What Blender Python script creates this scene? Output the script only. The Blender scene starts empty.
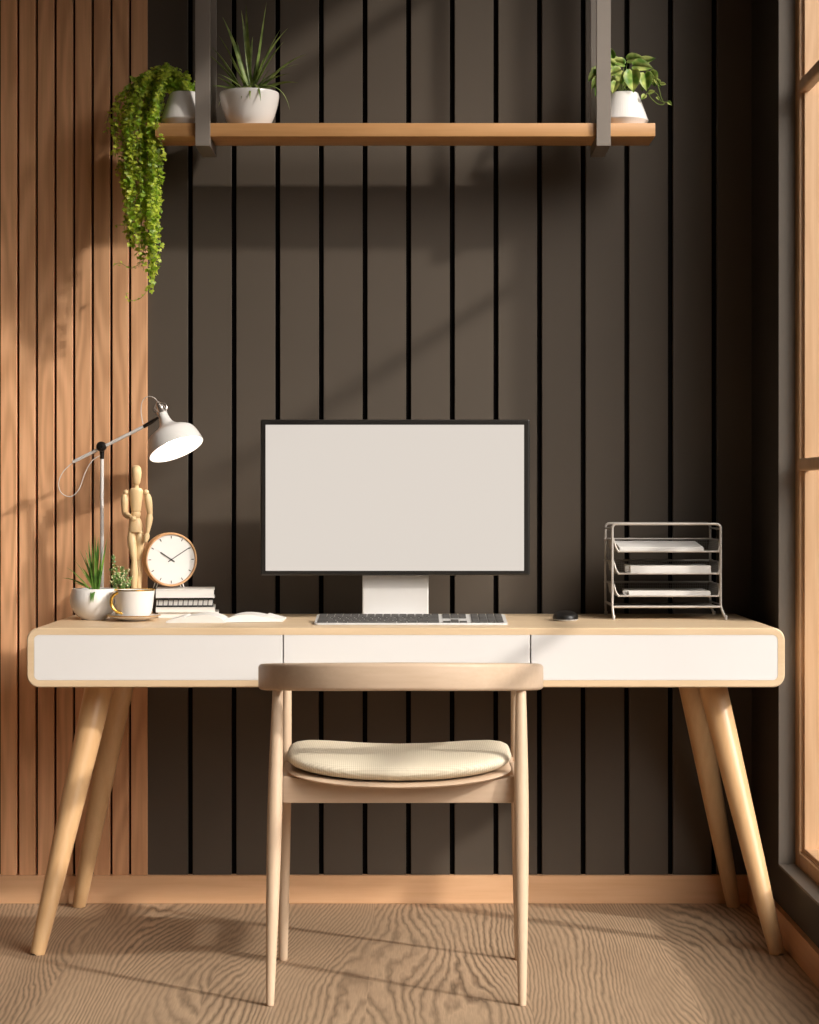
import bpy, bmesh, math, random
from mathutils import Vector, Matrix, noise as mnoise
PI = math.pi
R = random.Random(7)
F, CX, CY, EYE = 2050.0, 410.0, 500.0, 1.043
scene = bpy.context.scene
col = scene.collection

def P(px, py, D):
    """a point at distance D from the camera position, read off the photograph"""
    return Vector(((px-CX)*D/F, D, EYE+(CY-py)*D/F))
def PX(px, D): return (px-CX)*D/F
def PZ(py, D): return EYE+(CY-py)*D/F

# ------------------------------------------------------------------ materials
def new_mat(name):
    m = bpy.data.materials.new(name); m.use_nodes = True
    nt = m.node_tree; b = nt.nodes['Principled BSDF']
    return m, nt, b
def N(nt, t, **kw):
    n = nt.nodes.new(t)
    for k, v in kw.items():
        if k in n.inputs: n.inputs[k].default_value = v
        else: setattr(n, k, v)
    return n
def L(nt, a, b): nt.links.new(a, b)
def math_n(nt, op, a, b=None, c=None):
    n = nt.nodes.new('ShaderNodeMath'); n.operation = op
    for i, v in enumerate((a, b, c)):
        if v is None: continue
        if isinstance(v, (int, float)): n.inputs[i].default_value = v
        else: L(nt, v, n.inputs[i])
    return n.outputs[0]
def mixc(nt, fac, a, b, mode='MIX'):
    n = nt.nodes.new('ShaderNodeMix'); n.data_type = 'RGBA'; n.blend_type = mode
    if isinstance(fac, (int, float)): n.inputs[0].default_value = fac
    else: L(nt, fac, n.inputs[0])
    for i, v in ((6, a), (7, b)):
        if isinstance(v, tuple): n.inputs[i].default_value = (*v[:3], 1)
        else: L(nt, v, n.inputs[i])
    return n.outputs[2]
def ramp(nt, fac, stops):
    n = nt.nodes.new('ShaderNodeValToRGB'); L(nt, fac, n.inputs[0])
    e = n.color_ramp.elements
    while len(e) < len(stops): e.new(0.5)
    for i, (p, c) in enumerate(stops):
        e[i].position = p; e[i].color = (c, c, c, 1) if isinstance(c, (int, float)) else (*c, 1)
    return n.outputs[0]
def plain(name, c, rough=0.5, metal=0.0, spec=0.5, vary=0.04, scale=8, bump=0.0, bscale=200, coat=0.0):
    m, nt, b = new_mat(name)
    tc = N(nt, 'ShaderNodeTexCoord'); nz = N(nt, 'ShaderNodeTexNoise', Scale=scale, Detail=3.0)
    L(nt, tc.outputs['Object'], nz.inputs['Vector'])
    d = tuple(max(0, v*(1-vary*2)) for v in c); l = tuple(min(1, v*(1+vary)) for v in c)
    L(nt, mixc(nt, nz.outputs['Fac'], d, l), b.inputs['Base Color'])
    b.inputs['Roughness'].default_value = rough; b.inputs['Metallic'].default_value = metal
    b.inputs['Specular IOR Level'].default_value = spec; b.inputs['Coat Weight'].default_value = coat
    if bump:
        n2 = N(nt, 'ShaderNodeTexNoise', Scale=bscale, Detail=2.0); L(nt, tc.outputs['Object'], n2.inputs['Vector'])
        bp = N(nt, 'ShaderNodeBump', Strength=bump, Distance=0.002); L(nt, n2.outputs['Fac'], bp.inputs['Height'])
        L(nt, bp.outputs[0], b.inputs['Normal'])
    return m
def wood(name, light, dark, axis='X', fine=60, rough=0.45, contrast=0.6, rings=0.35, ringfreq=9, board=None, boardvary=0.12, spec=0.4):
    """grain runs along axis; board = (axis letter, width, origin) gives each board its own shift and tone"""
    m, nt, b = new_mat(name)
    tc = N(nt, 'ShaderNodeTexCoord'); sx = N(nt, 'ShaderNodeSeparateXYZ'); L(nt, tc.outputs['Object'], sx.inputs[0])
    co = {'X': sx.outputs[0], 'Y': sx.outputs[1], 'Z': sx.outputs[2]}
    rnd = None
    if board:
        idx = math_n(nt, 'FLOOR', math_n(nt, 'DIVIDE', math_n(nt, 'SUBTRACT', co[board[0]], board[2]), board[1]))
        wn = N(nt, 'ShaderNodeTexWhiteNoise', noise_dimensions='1D'); L(nt, idx, wn.inputs['W']); rnd = wn.outputs['Value']
    def vec(cross, along):
        cb = N(nt, 'ShaderNodeCombineXYZ')
        for i, a in enumerate('XYZ'):
            s = along if a == axis else cross
            v = math_n(nt, 'MULTIPLY', co[a], s)
            if rnd is not None: v = math_n(nt, 'ADD', v, math_n(nt, 'MULTIPLY', rnd, 37.0+i*11))
            L(nt, v, cb.inputs[i])
        return cb.outputs[0]
    n1 = N(nt, 'ShaderNodeTexNoise', Scale=1.0, Detail=4.0, Roughness=0.6); L(nt, vec(fine*3, fine*0.12), n1.inputs['Vector'])
    n2 = N(nt, 'ShaderNodeTexNoise', Scale=1.0, Detail=1.5); L(nt, vec(9, 1.1), n2.inputs['Vector'])
    n3 = N(nt, 'ShaderNodeTexNoise', Scale=1.0, Detail=3.0); L(nt, vec(fine*0.5, fine*0.03), n3.inputs['Vector'])
    rg = math_n(nt, 'SINE', math_n(nt, 'MULTIPLY', n2.outputs['Fac'], ringfreq*2*PI))
    rg = math_n(nt, 'MULTIPLY_ADD', rg, 0.5*rings, 0.5)
    f = math_n(nt, 'ADD', math_n(nt, 'MULTIPLY', n1.outputs['Fac'], 0.45), math_n(nt, 'MULTIPLY', n3.outputs['Fac'], 0.45))
    f = math_n(nt, 'ADD', f, math_n(nt, 'MULTIPLY', math_n(nt, 'SUBTRACT', rg, 0.45), 0.35))
    f = ramp(nt, f, [(0.5-0.32/ (contrast+.4), 0.0), (0.5+0.32/(contrast+.4), 1.0)])
    c = mixc(nt, f, dark, light)
    if rnd is not None:
        hv = N(nt, 'ShaderNodeHueSaturation'); L(nt, c, hv.inputs['Color'])
        L(nt, math_n(nt, 'MULTIPLY_ADD', rnd, boardvary*2, 1-boardvary), hv.inputs['Value']); c = hv.outputs[0]
    L(nt, c, b.inputs['Base Color'])
    b.inputs['Roughness'].default_value = rough; b.inputs['Specular IOR Level'].default_value = spec
    bp = N(nt, 'ShaderNodeBump', Strength=0.12, Distance=0.001); L(nt, n1.outputs['Fac'], bp.inputs['Height'])
    L(nt, bp.outputs[0], b.inputs['Normal'])
    return m
def leaf_mat(name, c1, c2, scale=60, rough=0.4, trans=0.25):
    m, nt, b = new_mat(name)
    tc = N(nt, 'ShaderNodeTexCoord'); nz = N(nt, 'ShaderNodeTexNoise', Scale=scale, Detail=1.0)
    L(nt, tc.outputs['Object'], nz.inputs['Vector'])
    f = ramp(nt, nz.outputs['Fac'], [(0.38, 0.0), (0.62, 1.0)])
    c = mixc(nt, f, c1, c2)
    L(nt, c, b.inputs['Base Color']); b.inputs['Roughness'].default_value = rough
    tr = N(nt, 'ShaderNodeBsdfTranslucent'); L(nt, c, tr.inputs['Color'])
    mx = N(nt, 'ShaderNodeMixShader'); mx.inputs[0].default_value = trans
    L(nt, b.outputs[0], mx.inputs[1]); L(nt, tr.outputs[0], mx.inputs[2])
    L(nt, mx.outputs[0], nt.nodes['Material Output'].inputs['Surface'])
    return m

M = {}
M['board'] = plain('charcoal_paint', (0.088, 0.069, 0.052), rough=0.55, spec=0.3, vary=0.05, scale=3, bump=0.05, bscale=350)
M['gap'] = plain('groove_black', (0.004, 0.003, 0.003), rough=0.9, spec=0.1)
M['reveal_lit'] = plain('reveal_lit_paint', (0.17, 0.145, 0.12), rough=0.6, spec=0.3)  # the wall's own paint, lightened so the recess looks directly lit
M['sidewall_shaded'] = plain('side_wall_shaded_paint', (0.035, 0.027, 0.02), rough=0.6, spec=0.3)  # same paint as the recess, with the wall's shade put into the colour
M['slat'] = wood('slat_wood', (0.93, 0.53, 0.29), (0.58, 0.295, 0.145), 'Z', fine=45, rough=0.5, contrast=0.6, rings=0.8, ringfreq=10,
                 board=('X', 0.04822, -0.6797), boardvary=0.13)
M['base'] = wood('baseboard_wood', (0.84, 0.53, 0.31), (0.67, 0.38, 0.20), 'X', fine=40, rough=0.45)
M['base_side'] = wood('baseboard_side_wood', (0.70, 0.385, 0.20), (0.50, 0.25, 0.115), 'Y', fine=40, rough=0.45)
M['shelfwood'] = wood('shelf_wood', (0.60, 0.33, 0.14), (0.45, 0.225, 0.085), 'X', fine=50, rough=0.45)
M['winwood'] = wood('window_wood', (0.68, 0.45, 0.275), (0.47, 0.27, 0.14), 'Z', fine=45, rough=0.35, spec=0.5)
M['desk'] = wood('desk_wood', (0.78, 0.60, 0.40), (0.64, 0.46, 0.28), 'X', fine=40, rough=0.42, contrast=0.5, rings=0.5)
M['desk_leg'] = wood('desk_leg_wood', (0.72, 0.47, 0.25), (0.56, 0.33, 0.155), 'Z', fine=45, rough=0.30, contrast=0.5)
M['chair'] = wood('chair_wood', (0.66, 0.505, 0.37), (0.52, 0.375, 0.26), 'X', fine=45, rough=0.45, contrast=0.5, rings=0.2)
M['chair_v'] = wood('chair_leg_wood', (0.70, 0.53, 0.375), (0.56, 0.40, 0.27), 'Z', fine=45, rough=0.42, contrast=0.5, rings=0.2)
M['manne'] = wood('mannequin_wood', (0.80, 0.60, 0.34), (0.66, 0.45, 0.23), 'Z', fine=60, rough=0.4, contrast=0.4)
M['clockwood'] = wood('clock_wood', (0.66, 0.38, 0.19), (0.50, 0.26, 0.11), 'Y', fine=60, rough=0.4)
M['white'] = plain('white_lacquer', (0.755, 0.735, 0.72), rough=0.5, spec=0.35, vary=0.01)
M['ceramic'] = plain('white_ceramic', (0.77, 0.735, 0.70), rough=0.22, spec=0.5, vary=0.01)
M['matte_pot'] = plain('matte_white_clay', (0.76, 0.72, 0.68), rough=0.6, spec=0.3, vary=0.03)
M['paper'] = plain('paper_white', (0.73, 0.705, 0.67), rough=0.85, spec=0.1, vary=0.01)
M['cover'] = plain('cover_white', (0.69, 0.665, 0.63), rough=0.6, spec=0.3, vary=0.01)
M['black'] = plain('black_plastic', (0.012, 0.011, 0.010), rough=0.35, spec=0.5)
M['bezel'] = plain('bezel_black', (0.018, 0.016, 0.014), rough=0.3, spec=0.5)
M['key'] = plain('key_grey', (0.08, 0.075, 0.07), rough=0.5)
M['silver'] = plain('silver_plastic', (0.70, 0.68, 0.66), rough=0.38, metal=0.15)
M['metal'] = plain('brushed_metal', (0.62, 0.57, 0.52), rough=0.3, metal=0.9)
M['gunmetal'] = plain('dark_metal', (0.05, 0.045, 0.04), rough=0.3, metal=0.8)
M['traymetal'] = plain('tray_metal', (0.50, 0.455, 0.41), rough=0.4, metal=0.35)
M['traymesh'] = plain('tray_mesh_metal', (0.25, 0.23, 0.21), rough=0.5, metal=0.5)
M['bracket'] = plain('bracket_metal', (0.24, 0.205, 0.175), rough=0.45, metal=0.2, spec=0.4)
M['lampwhite'] = plain('lamp_enamel', (0.72, 0.69, 0.66), rough=0.35, spec=0.5, vary=0.01)
M['gold'] = plain('gold_glaze', (0.85, 0.50, 0.10), rough=0.2, metal=0.85)
M['soil'] = plain('potting_soil', (0.04, 0.028, 0.018), rough=0.95, spec=0.1, vary=0.3, scale=120, bump=0.8, bscale=300)
M['cord'] = plain('white_cord', (0.72, 0.68, 0.63), rough=0.5)
M['grass'] = leaf_mat('blade_green', (0.07, 0.19, 0.025), (0.20, 0.38, 0.06), 40)
M['grass2'] = leaf_mat('shelf_blade_green', (0.15, 0.22, 0.05), (0.32, 0.40, 0.11), 40)
M['ivy'] = leaf_mat('trailing_leaf_green', (0.24, 0.40, 0.02), (0.72, 0.80, 0.10), 45, trans=0.4)
M['pothos'] = leaf_mat('broad_leaf_green', (0.13, 0.27, 0.035), (0.60, 0.66, 0.20), 45, trans=0.3)
M['stem'] = plain('stem_green', (0.22, 0.30, 0.06), rough=0.6)
M['herb'] = leaf_mat('small_leaf_green', (0.08, 0.20, 0.05), (0.24, 0.38, 0.10), 60)
M['bud'] = plain('cream_bud', (0.72, 0.68, 0.38), rough=0.6)
M['ceiling'] = plain('ceiling_paint', (0.28, 0.25, 0.22), rough=0.9, spec=0.1)
M['farwall'] = plain('plaster_wall', (0.05, 0.045, 0.04), rough=0.9, spec=0.1)

def fabric():
    m, nt, b = new_mat('woven_cream_fabric')
    tc = N(nt, 'ShaderNodeTexCoord'); sx = N(nt, 'ShaderNodeSeparateXYZ'); L(nt, tc.outputs['Object'], sx.inputs[0])
    a = math_n(nt, 'SINE', math_n(nt, 'MULTIPLY', sx.outputs[0], 2*PI/0.0042))
    c = math_n(nt, 'SINE', math_n(nt, 'MULTIPLY', sx.outputs[1], 2*PI/0.0042))
    w = math_n(nt, 'MULTIPLY_ADD', math_n(nt, 'ADD', a, c), 0.25, 0.5)
    L(nt, mixc(nt, w, (0.58, 0.50, 0.37), (0.80, 0.72, 0.57)), b.inputs['Base Color'])
    b.inputs['Roughness'].default_value = 0.9; b.inputs['Specular IOR Level'].default_value = 0.15
    bp = N(nt, 'ShaderNodeBump', Strength=0.5, Distance=0.0012); L(nt, w, bp.inputs['Height']); L(nt, bp.outputs[0], b.inputs['Normal'])
    return m
M['fabric'] = fabric()
def glow(name, c, s):
    m, nt, b = new_mat(name)
    b.inputs['Base Color'].default_value = (*c, 1); b.inputs['Emission Color'].default_value = (*c, 1); b.inputs['Emission Strength'].default_value = s
    return m
def screen_mat():
    m, nt, b = new_mat('lit_screen')
    b.inputs['Base Color'].default_value = (0.03, 0.03, 0.03, 1); b.inputs['Roughness'].default_value = 0.5
    b.inputs['Specular IOR Level'].default_value = 0.15
    b.inputs['Emission Color'].default_value = (0.715, 0.645, 0.575, 1); b.inputs['Emission Strength'].default_value = 0.98
    return m
M['screen'] = screen_mat()
M['bulb'] = glow('lit_bulb', (1.0, 0.93, 0.84), 22.0)
def glass():
    m, nt, b = new_mat('window_glass')
    t = N(nt, 'ShaderNodeBsdfTransparent'); g = N(nt, 'ShaderNodeBsdfGlossy', Roughness=0.02)
    mx = N(nt, 'ShaderNodeMixShader'); lw = N(nt, 'ShaderNodeLayerWeight', Blend=0.5)
    L(nt, math_n(nt, 'MULTIPLY_ADD', math_n(nt, 'POWER', lw.outputs['Facing'], 5.0), 0.5, 0.03), mx.inputs[0]); L(nt, t.outputs[0], mx.inputs[1]); L(nt, g.outputs[0], mx.inputs[2])
    L(nt, mx.outputs[0], nt.nodes['Material Output'].inputs['Surface'])
    return m
M['glass'] = glass()
def floor_mat():
    m, nt, b = new_mat('floor_ash_grain')
    tc = N(nt, 'ShaderNodeTexCoord'); sx = N(nt, 'ShaderNodeSeparateXYZ'); L(nt, tc.outputs['Object'], sx.inputs[0])
    X, Y = sx.outputs[0], sx.outputs[1]
    W = 0.34
    idx = math_n(nt, 'FLOOR', math_n(nt, 'DIVIDE', math_n(nt, 'ADD', X, 0.09), W))
    wn = N(nt, 'ShaderNodeTexWhiteNoise', noise_dimensions='1D'); L(nt, idx, wn.inputs['W']); r = wn.outputs['Value']
    def nz(cx, cy, detail, off=0.0):
        cb = N(nt, 'ShaderNodeCombineXYZ')
        L(nt, math_n(nt, 'MULTIPLY', X, cx), cb.inputs[0]); L(nt, math_n(nt, 'MULTIPLY', Y, cy), cb.inputs[1])
        L(nt, math_n(nt, 'MULTIPLY_ADD', r, 31.0, off), cb.inputs[2])
        n = N(nt, 'ShaderNodeTexNoise', Scale=1.0, Detail=detail, Roughness=0.5); L(nt, cb.outputs[0], n.inputs['Vector']); return n.outputs['Fac']
    big = nz(2.6, 0.50, 0.8)
    wob = nz(9, 1.3, 2.0, 5); jag = nz(60, 11, 1.0, 8); amp = nz(7, 1.2, 1.0, 12)
    h = math_n(nt, 'MULTIPLY', big, 42.0)
    h = math_n(nt, 'ADD', h, math_n(nt, 'MULTIPLY', X, 72.0))
    h = math_n(nt, 'ADD', h, math_n(nt, 'MULTIPLY', wob, 4.0))
    h = math_n(nt, 'ADD', h, math_n(nt, 'MULTIPLY', jag, .8))
    fr = math_n(nt, 'FRACT', h)
    line = ramp(nt, fr, [(0.0, 0.0), (0.28, 0.75), (0.6, 1.0), (1.0, 0.0)])
    line = mixc(nt, ramp(nt, amp, [(0.35, 0.0), (0.70, 0.6)]), line, (0.62, 0.62, 0.62))
    pore = nz(300, 16, 3.0, 9)
    blot = nz(5, 2.2, 2.0, 2)
    f = math_n(nt, 'ADD', math_n(nt, 'MULTIPLY', line, 0.66), math_n(nt, 'MULTIPLY', pore, 0.42))
    c = mixc(nt, f, (0.060, 0.034, 0.017), (0.67, 0.475, 0.31))
    c = mixc(nt, ramp(nt, blot, [(0.3, 0.0), (0.7, 0.30)]), c, (0.22, 0.145, 0.09))
    L(nt, c, b.inputs['Base Color'])
    b.inputs['Roughness'].default_value = 0.5; b.inputs['Specular IOR Level'].default_value = 0.35
    bp = N(nt, 'ShaderNodeBump', Strength=0.25, Distance=0.001); L(nt, f, bp.inputs['Height']); L(nt, bp.outputs[0], b.inputs['Normal'])
    return m
M['floor'] = floor_mat()

# ------------------------------------------------------------------ object helpers
def tag(o, label=None, cat=None, group=None, kind=None):
    if label: o['label'] = label
    if cat: o['category'] = cat
    if group: o['group'] = group
    if kind: o['kind'] = kind
    return o
def thing(name, loc, label, cat, group=None, kind=None):
    o = bpy.data.objects.new(name, None); o.empty_display_size = 0.02; col.objects.link(o)
    o.location = loc; return tag(o, label, cat, group, kind)
def wloc(o):
    v = Vector((0, 0, 0))
    while o is not None: v += o.location; o = o.parent
    return v
def obj(name, bm, mat, parent=None, smooth=40, origin=None, label=None):
    """bm is in world coordinates"""
    bmesh.ops.remove_doubles(bm, verts=bm.verts, dist=1e-6)
    bmesh.ops.recalc_face_normals(bm, faces=bm.faces)
    base = wloc(parent) if parent is not None else Vector(origin if origin is not None else (0, 0, 0))
    bmesh.ops.translate(bm, verts=bm.verts, vec=-base)
    me = bpy.data.meshes.new(name); bm.to_mesh(me); bm.free()
    for mm in (mat if isinstance(mat, (list, tuple)) else [mat]): me.materials.append(mm)
    if smooth:
        for p in me.polygons: p.use_smooth = True
        me.set_sharp_from_angle(angle=math.radians(smooth))
    o = bpy.data.objects.new(name, me); col.objects.link(o)
    if parent is not None: o.parent = parent
    else: o.location = base
    if label: o['label'] = label
    return o
def leafobj(name, bm, mat, parent, label=None):
    base = wloc(parent); bmesh.ops.translate(bm, verts=bm.verts, vec=-base)
    me = bpy.data.meshes.new(name); bm.to_mesh(me); bm.free(); me.materials.append(mat)
    for p in me.polygons: p.use_smooth = True
    o = bpy.data.objects.new(name, me); col.objects.link(o); o.parent = parent
    if label: o['label'] = label
    return o

def box(bm, x0, x1, y0, y1, z0, z1, bev=0.0, seg=2, mi=0, rot=None, cen=None):
    t = bmesh.new()
    bmesh.ops.create_cube(t, size=1.0)
    for v in t.verts:
        v.co = Vector(((x0+x1)/2+v.co.x*(x1-x0), (y0+y1)/2+v.co.y*(y1-y0), (z0+z1)/2+v.co.z*(z1-z0)))
    if bev: bmesh.ops.bevel(t, geom=list(t.edges), offset=bev, segments=seg, profile=0.5, affect='EDGES')
    if rot is not None:
        bmesh.ops.rotate(t, verts=t.verts, cent=cen if cen else Vector(((x0+x1)/2, (y0+y1)/2, (z0+z1)/2)), matrix=rot)
    merge(bm, t, mi)
def merge(bm, t, mi=0):
    m = {}
    for v in t.verts: m[v] = bm.verts.new(v.co)
    for f in t.faces:
        nf = bm.faces.new([m[v] for v in f.verts]); nf.material_index = mi
    t.free()
def loft(bm, rings, closed=True, cap=True, mi=0):
    vr = [[bm.verts.new(p) for p in r] for r in rings]
    n = len(vr[0])
    for a, b in zip(vr, vr[1:]):
        for i in range(n if closed else n-1):
            j = (i+1) % n
            f = bm.faces.new((a[i], a[j], b[j], b[i])); f.material_index = mi
    if cap and closed:
        for r in (vr[0], vr[-1]):
            f = bm.faces.new(r); f.material_index = mi
    return vr
def tube(bm, pts, rad, seg=12, flat=1.0, up=None, mi=0, cap=True):
    pts = [Vector(p) for p in pts]
    if isinstance(rad, (int, float)): rad = [rad]*len(pts)
    T = []
    for i in range(len(pts)):
        a = pts[max(i-1, 0)]; b = pts[min(i+1, len(pts)-1)]
        T.append((b-a).normalized())
    u = Vector(up) if up else (Vector((0, 0, 1)) if abs(T[0].z) < 0.9 else Vector((0, 1, 0)))
    u = (u - T[0]*u.dot(T[0])).normalized()
    rings = []
    for i, p in enumerate(pts):
        u = (u - T[i]*u.dot(T[i])).normalized(); w = T[i].cross(u)
        rings.append([p + u*math.cos(2*PI*k/seg)*rad[i] + w*math.sin(2*PI*k/seg)*rad[i]*flat for k in range(seg)])
    loft(bm, rings, mi=mi, cap=cap)
def lathe(bm, prof, origin, axis=(0, 0, 1), seg=40, sx=1.0, sy=1.0, mi=0, closed=False):
    """prof = [(r, t)...] along the axis; closed joins the last point to the first"""
    ax = Vector(axis).normalized(); o = Vector(origin)
    q = Vector((0, 0, 1)).rotation_difference(ax)
    rows = []
    for r, t in prof:
        if r < 1e-6: rows.append([bm.verts.new(o + ax*t)])
        else: rows.append([bm.verts.new(o + q @ Vector((r*sx*math.cos(2*PI*k/seg), r*sy*math.sin(2*PI*k/seg), t))) for k in range(seg)])
    pairs = list(zip(rows, rows[1:]))
    if closed: pairs.append((rows[-1], rows[0]))
    for a, b in pairs:
        for k in range(seg):
            j = (k+1) % seg
            if len(a) == 1 and len(b) == 1: continue
            if len(a) == 1: vs = (a[0], b[j], b[k])
            elif len(b) == 1: vs = (a[k], a[j], b[0])
            else: vs = (a[k], a[j], b[j], b[k])
            f = bm.faces.new(vs); f.material_index = mi
def smoothpath(pts, n=8):
    """Catmull-Rom through the points"""
    pts = [Vector(p) for p in pts]; out = []
    for i in range(len(pts)-1):
        p0 = pts[max(i-1, 0)]; p1 = pts[i]; p2 = pts[i+1]; p3 = pts[min(i+2, len(pts)-1)]
        for k in range(n):
            t = k/n
            out.append(0.5*((2*p1)+(p2-p0)*t+(2*p0-5*p1+4*p2-p3)*t*t+(3*p1-p0-3*p2+p3)*t*t*t))
    out.append(pts[-1]); return out
def rrect(x0, x1, z0, z1, r, seg=8):
    out = []
    for cx, cz, a0 in ((x1-r, z1-r, 0), (x0+r, z1-r, 90), (x0+r, z0+r, 180), (x1-r, z0+r, 270)):
        for k in range(seg+1):
            a = math.radians(a0+90*k/seg); out.append((cx+r*math.cos(a), cz+r*math.sin(a)))
    return out
nb = bmesh.new

# ------------------------------------------------------------------ the setting
WALL, CEIL, RX, LX, REAR = 5.31, 3.25, 0.885, -2.3, -1.6
def struct(o, label, cat): return tag(o, label, cat, kind='structure')
b = nb(); box(b, LX-.2, RX+.2, REAR-.2, WALL+.2, -.08, 0)
struct(obj('floor', b, M['floor'], smooth=0), 'brown ash wood floor with bold swirling grain', 'floor')
b = nb(); box(b, LX-.2, RX+.2, REAR-.2, WALL+.2, CEIL, CEIL+.1)
struct(obj('ceiling', b, M['ceiling'], smooth=0), 'plain ceiling above the shelf hangers', 'ceiling')
# back wall: dark vertical boards with black grooves
b = nb()
box(b, LX-.2, RX+.2, WALL+.012, WALL+.12, 0, CEIL, mi=1)
x = -0.6793; e = -0.5694; G = 0.0125
edges = [x] + [e+0.1131*i for i in range(13)] + [RX+.02]
for a, c in zip(edges, edges[1:]):
    a2 = a if a == edges[0] else a+G/2
    c2 = c if c == edges[-1] else c-G/2
    box(b, a2, c2, WALL, WALL+.02, 0.03, CEIL, bev=0.0012, seg=1)
struct(obj('wall_back', b, [M['board'], M['gap']], smooth=0), 'dark charcoal back wall of vertical boards with black grooves', 'wall')
# slatted wood panel on the left
b = nb(); s = 0.04822; k = 0; x1 = -0.6797
while x1 > LX:
    box(b, x1-s+0.0062, x1, WALL-.008, WALL+.02, 0.03, CEIL, bev=0.0015, seg=1); x1 -= s
struct(obj('trim_1', b, M['slat'], smooth=0), 'panel of warm brown vertical wood slats left of the dark wall', 'slat panel')
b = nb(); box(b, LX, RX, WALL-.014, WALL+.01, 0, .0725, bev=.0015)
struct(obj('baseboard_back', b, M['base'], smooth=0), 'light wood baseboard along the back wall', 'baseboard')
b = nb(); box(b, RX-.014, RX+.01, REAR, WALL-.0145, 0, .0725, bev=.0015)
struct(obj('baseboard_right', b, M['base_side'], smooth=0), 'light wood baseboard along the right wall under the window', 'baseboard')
# right wall with the window opening
WY0, WY1, WZ0, WZ1 = 0.20, 4.923, 0.164, 3.12
WT = 1.0; WX = 0.9246
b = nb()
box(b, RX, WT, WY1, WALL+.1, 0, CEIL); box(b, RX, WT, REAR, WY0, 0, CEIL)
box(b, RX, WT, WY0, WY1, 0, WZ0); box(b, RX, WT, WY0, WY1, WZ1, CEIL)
struct(obj('wall_right', b, M['sidewall_shaded'], smooth=0), 'right wall with the tall window recess, its paint darkened to hold shade', 'wall')
b = nb(); RV = .006  # thin lining added to give the recess its lit tone
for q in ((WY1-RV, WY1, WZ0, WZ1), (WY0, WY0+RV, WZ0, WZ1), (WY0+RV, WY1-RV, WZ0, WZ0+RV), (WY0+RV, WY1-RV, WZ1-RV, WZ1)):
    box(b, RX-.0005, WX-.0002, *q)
struct(obj('trim_lit_reveal', b, M['reveal_lit'], smooth=0), 'added lining of the window recess, wall paint lightened to look lit', 'trim')
b = nb(); box(b, LX-.1, LX, REAR, WALL, 0, CEIL)
struct(obj('wall_left', b, M['farwall'], smooth=0), 'plain side wall outside the frame on the left', 'wall')
b = nb(); box(b, LX-.1, WT, REAR-.1, REAR, 0, CEIL)
struct(obj('wall_front', b, M['farwall'], smooth=0), 'plain wall behind the viewpoint', 'wall')
# window
WX = 0.9246
win = thing('window_1', (WX, (WY0+WY1)/2, WZ0), 'tall wooden framed window at the right edge', 'window', kind='structure')
def frame_loop(b, y0, y1, z0, z1, w, xa, xb, bev=.002):
    box(b, xa, xb, y1-w, y1, z0, z1, bev=bev); box(b, xa, xb, y0, y0+w, z0, z1, bev=bev)
    box(b, xa, xb, y0+w, y1-w, z0, z0+w, bev=bev); box(b, xa, xb, y0+w, y1-w, z1-w, z1, bev=bev)
b = nb(); frame_loop(b, WY0, WY1, WZ0, WZ1, .004, WX, WT-.002, bev=.0008)
frame_loop(b, WY0+.004, WY1-.004, WZ0+.004, WZ1-.004, .034, WX+.003, WT-.003)
frame_loop(b, WY0+.038, WY1-.038, WZ0+.038, WZ1-.038, .003, WX+.010, WT-.003, bev=.0008)
frame_loop(b, WY0+.041, WY1-.041, WZ0+.041, WZ1-.041, .009, WX+.013, WT-.006)
obj('window_frame', b, M['winwood'], win, smooth=0)
for zc in (1.127, 2.029, 2.931):
    b = nb(); box(b, WX+.0015, .952, WY0+.03, WY1-.03, zc-.015, zc+.015, bev=.006, seg=3)
    obj('glazing_bar', b, M['winwood'], win, smooth=0)
b = nb(); box(b, WX+.002, WT-.01, 2.55, 2.59, WZ0+.03, WZ1-.03, bev=.006, seg=3)
obj('mullion', b, M['winwood'], win, smooth=0)
b = nb(); box(b, WT-.022, WT-.018, WY0+.03, WY1-.03, WZ0+.03, WZ1-.03)
obj('window_pane', b, M['glass'], win, smooth=0)

# ------------------------------------------------------------------ desk
DF, DB = 4.70, 5.28
dx0, dx1, dz0, dz1 = -0.8785, 0.8595, 0.6135, 0.75
dc = (dx0+dx1)/2
desk = thing('desk', (dc, (DF+DB)/2, 0), 'long pale wood desk with three white drawer fronts and splayed tapered legs', 'desk')
b = nb(); th = 0.0150
outer = rrect(dx0, dx1, dz0, dz1, .028, 10); inner = rrect(dx0+th, dx1-th, dz0+th, dz1-th, .0125, 10)
def ringat(pts, y): return [Vector((p[0], y, p[1])) for p in pts]
def shrink(pts, d):
    cx, cz = dc, (dz0+dz1)/2
    return [(p[0]-math.copysign(d, p[0]-cx), p[1]-math.copysign(d, p[1]-cz)) for p in pts]
loft(b, [ringat(inner, DB-.02), ringat(inner, DF+.0015), ringat(shrink(inner, -.0012), DF), ringat(shrink(outer, .002), DF), ringat(outer, DF+.002),
         ringat(outer, DB-.002), ringat(shrink(outer, .002), DB)], cap=True)
obj('desk_body', b, M['desk'], desk, smooth=20)
gx = [dx0+th+.0008, PX(283, DF), PX(530.5, DF), dx1-th-.0008]
for i in range(3):
    b = nb(); a = gx[i] + (.0013 if i else 0); c = gx[i+1] - (.0013 if i < 2 else 0)
    z0, z1 = dz0+th+.0008, dz1-th-.0008
    box(b, a, c, DF+.0006, DF+.022, z0, z1, bev=.0015, seg=2)
    box(b, a+.01, c-.01, DF+.022, DB-.04, z0+.004, z1-.012)
    obj('drawer', b, M['white'], desk, smooth=0)
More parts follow.
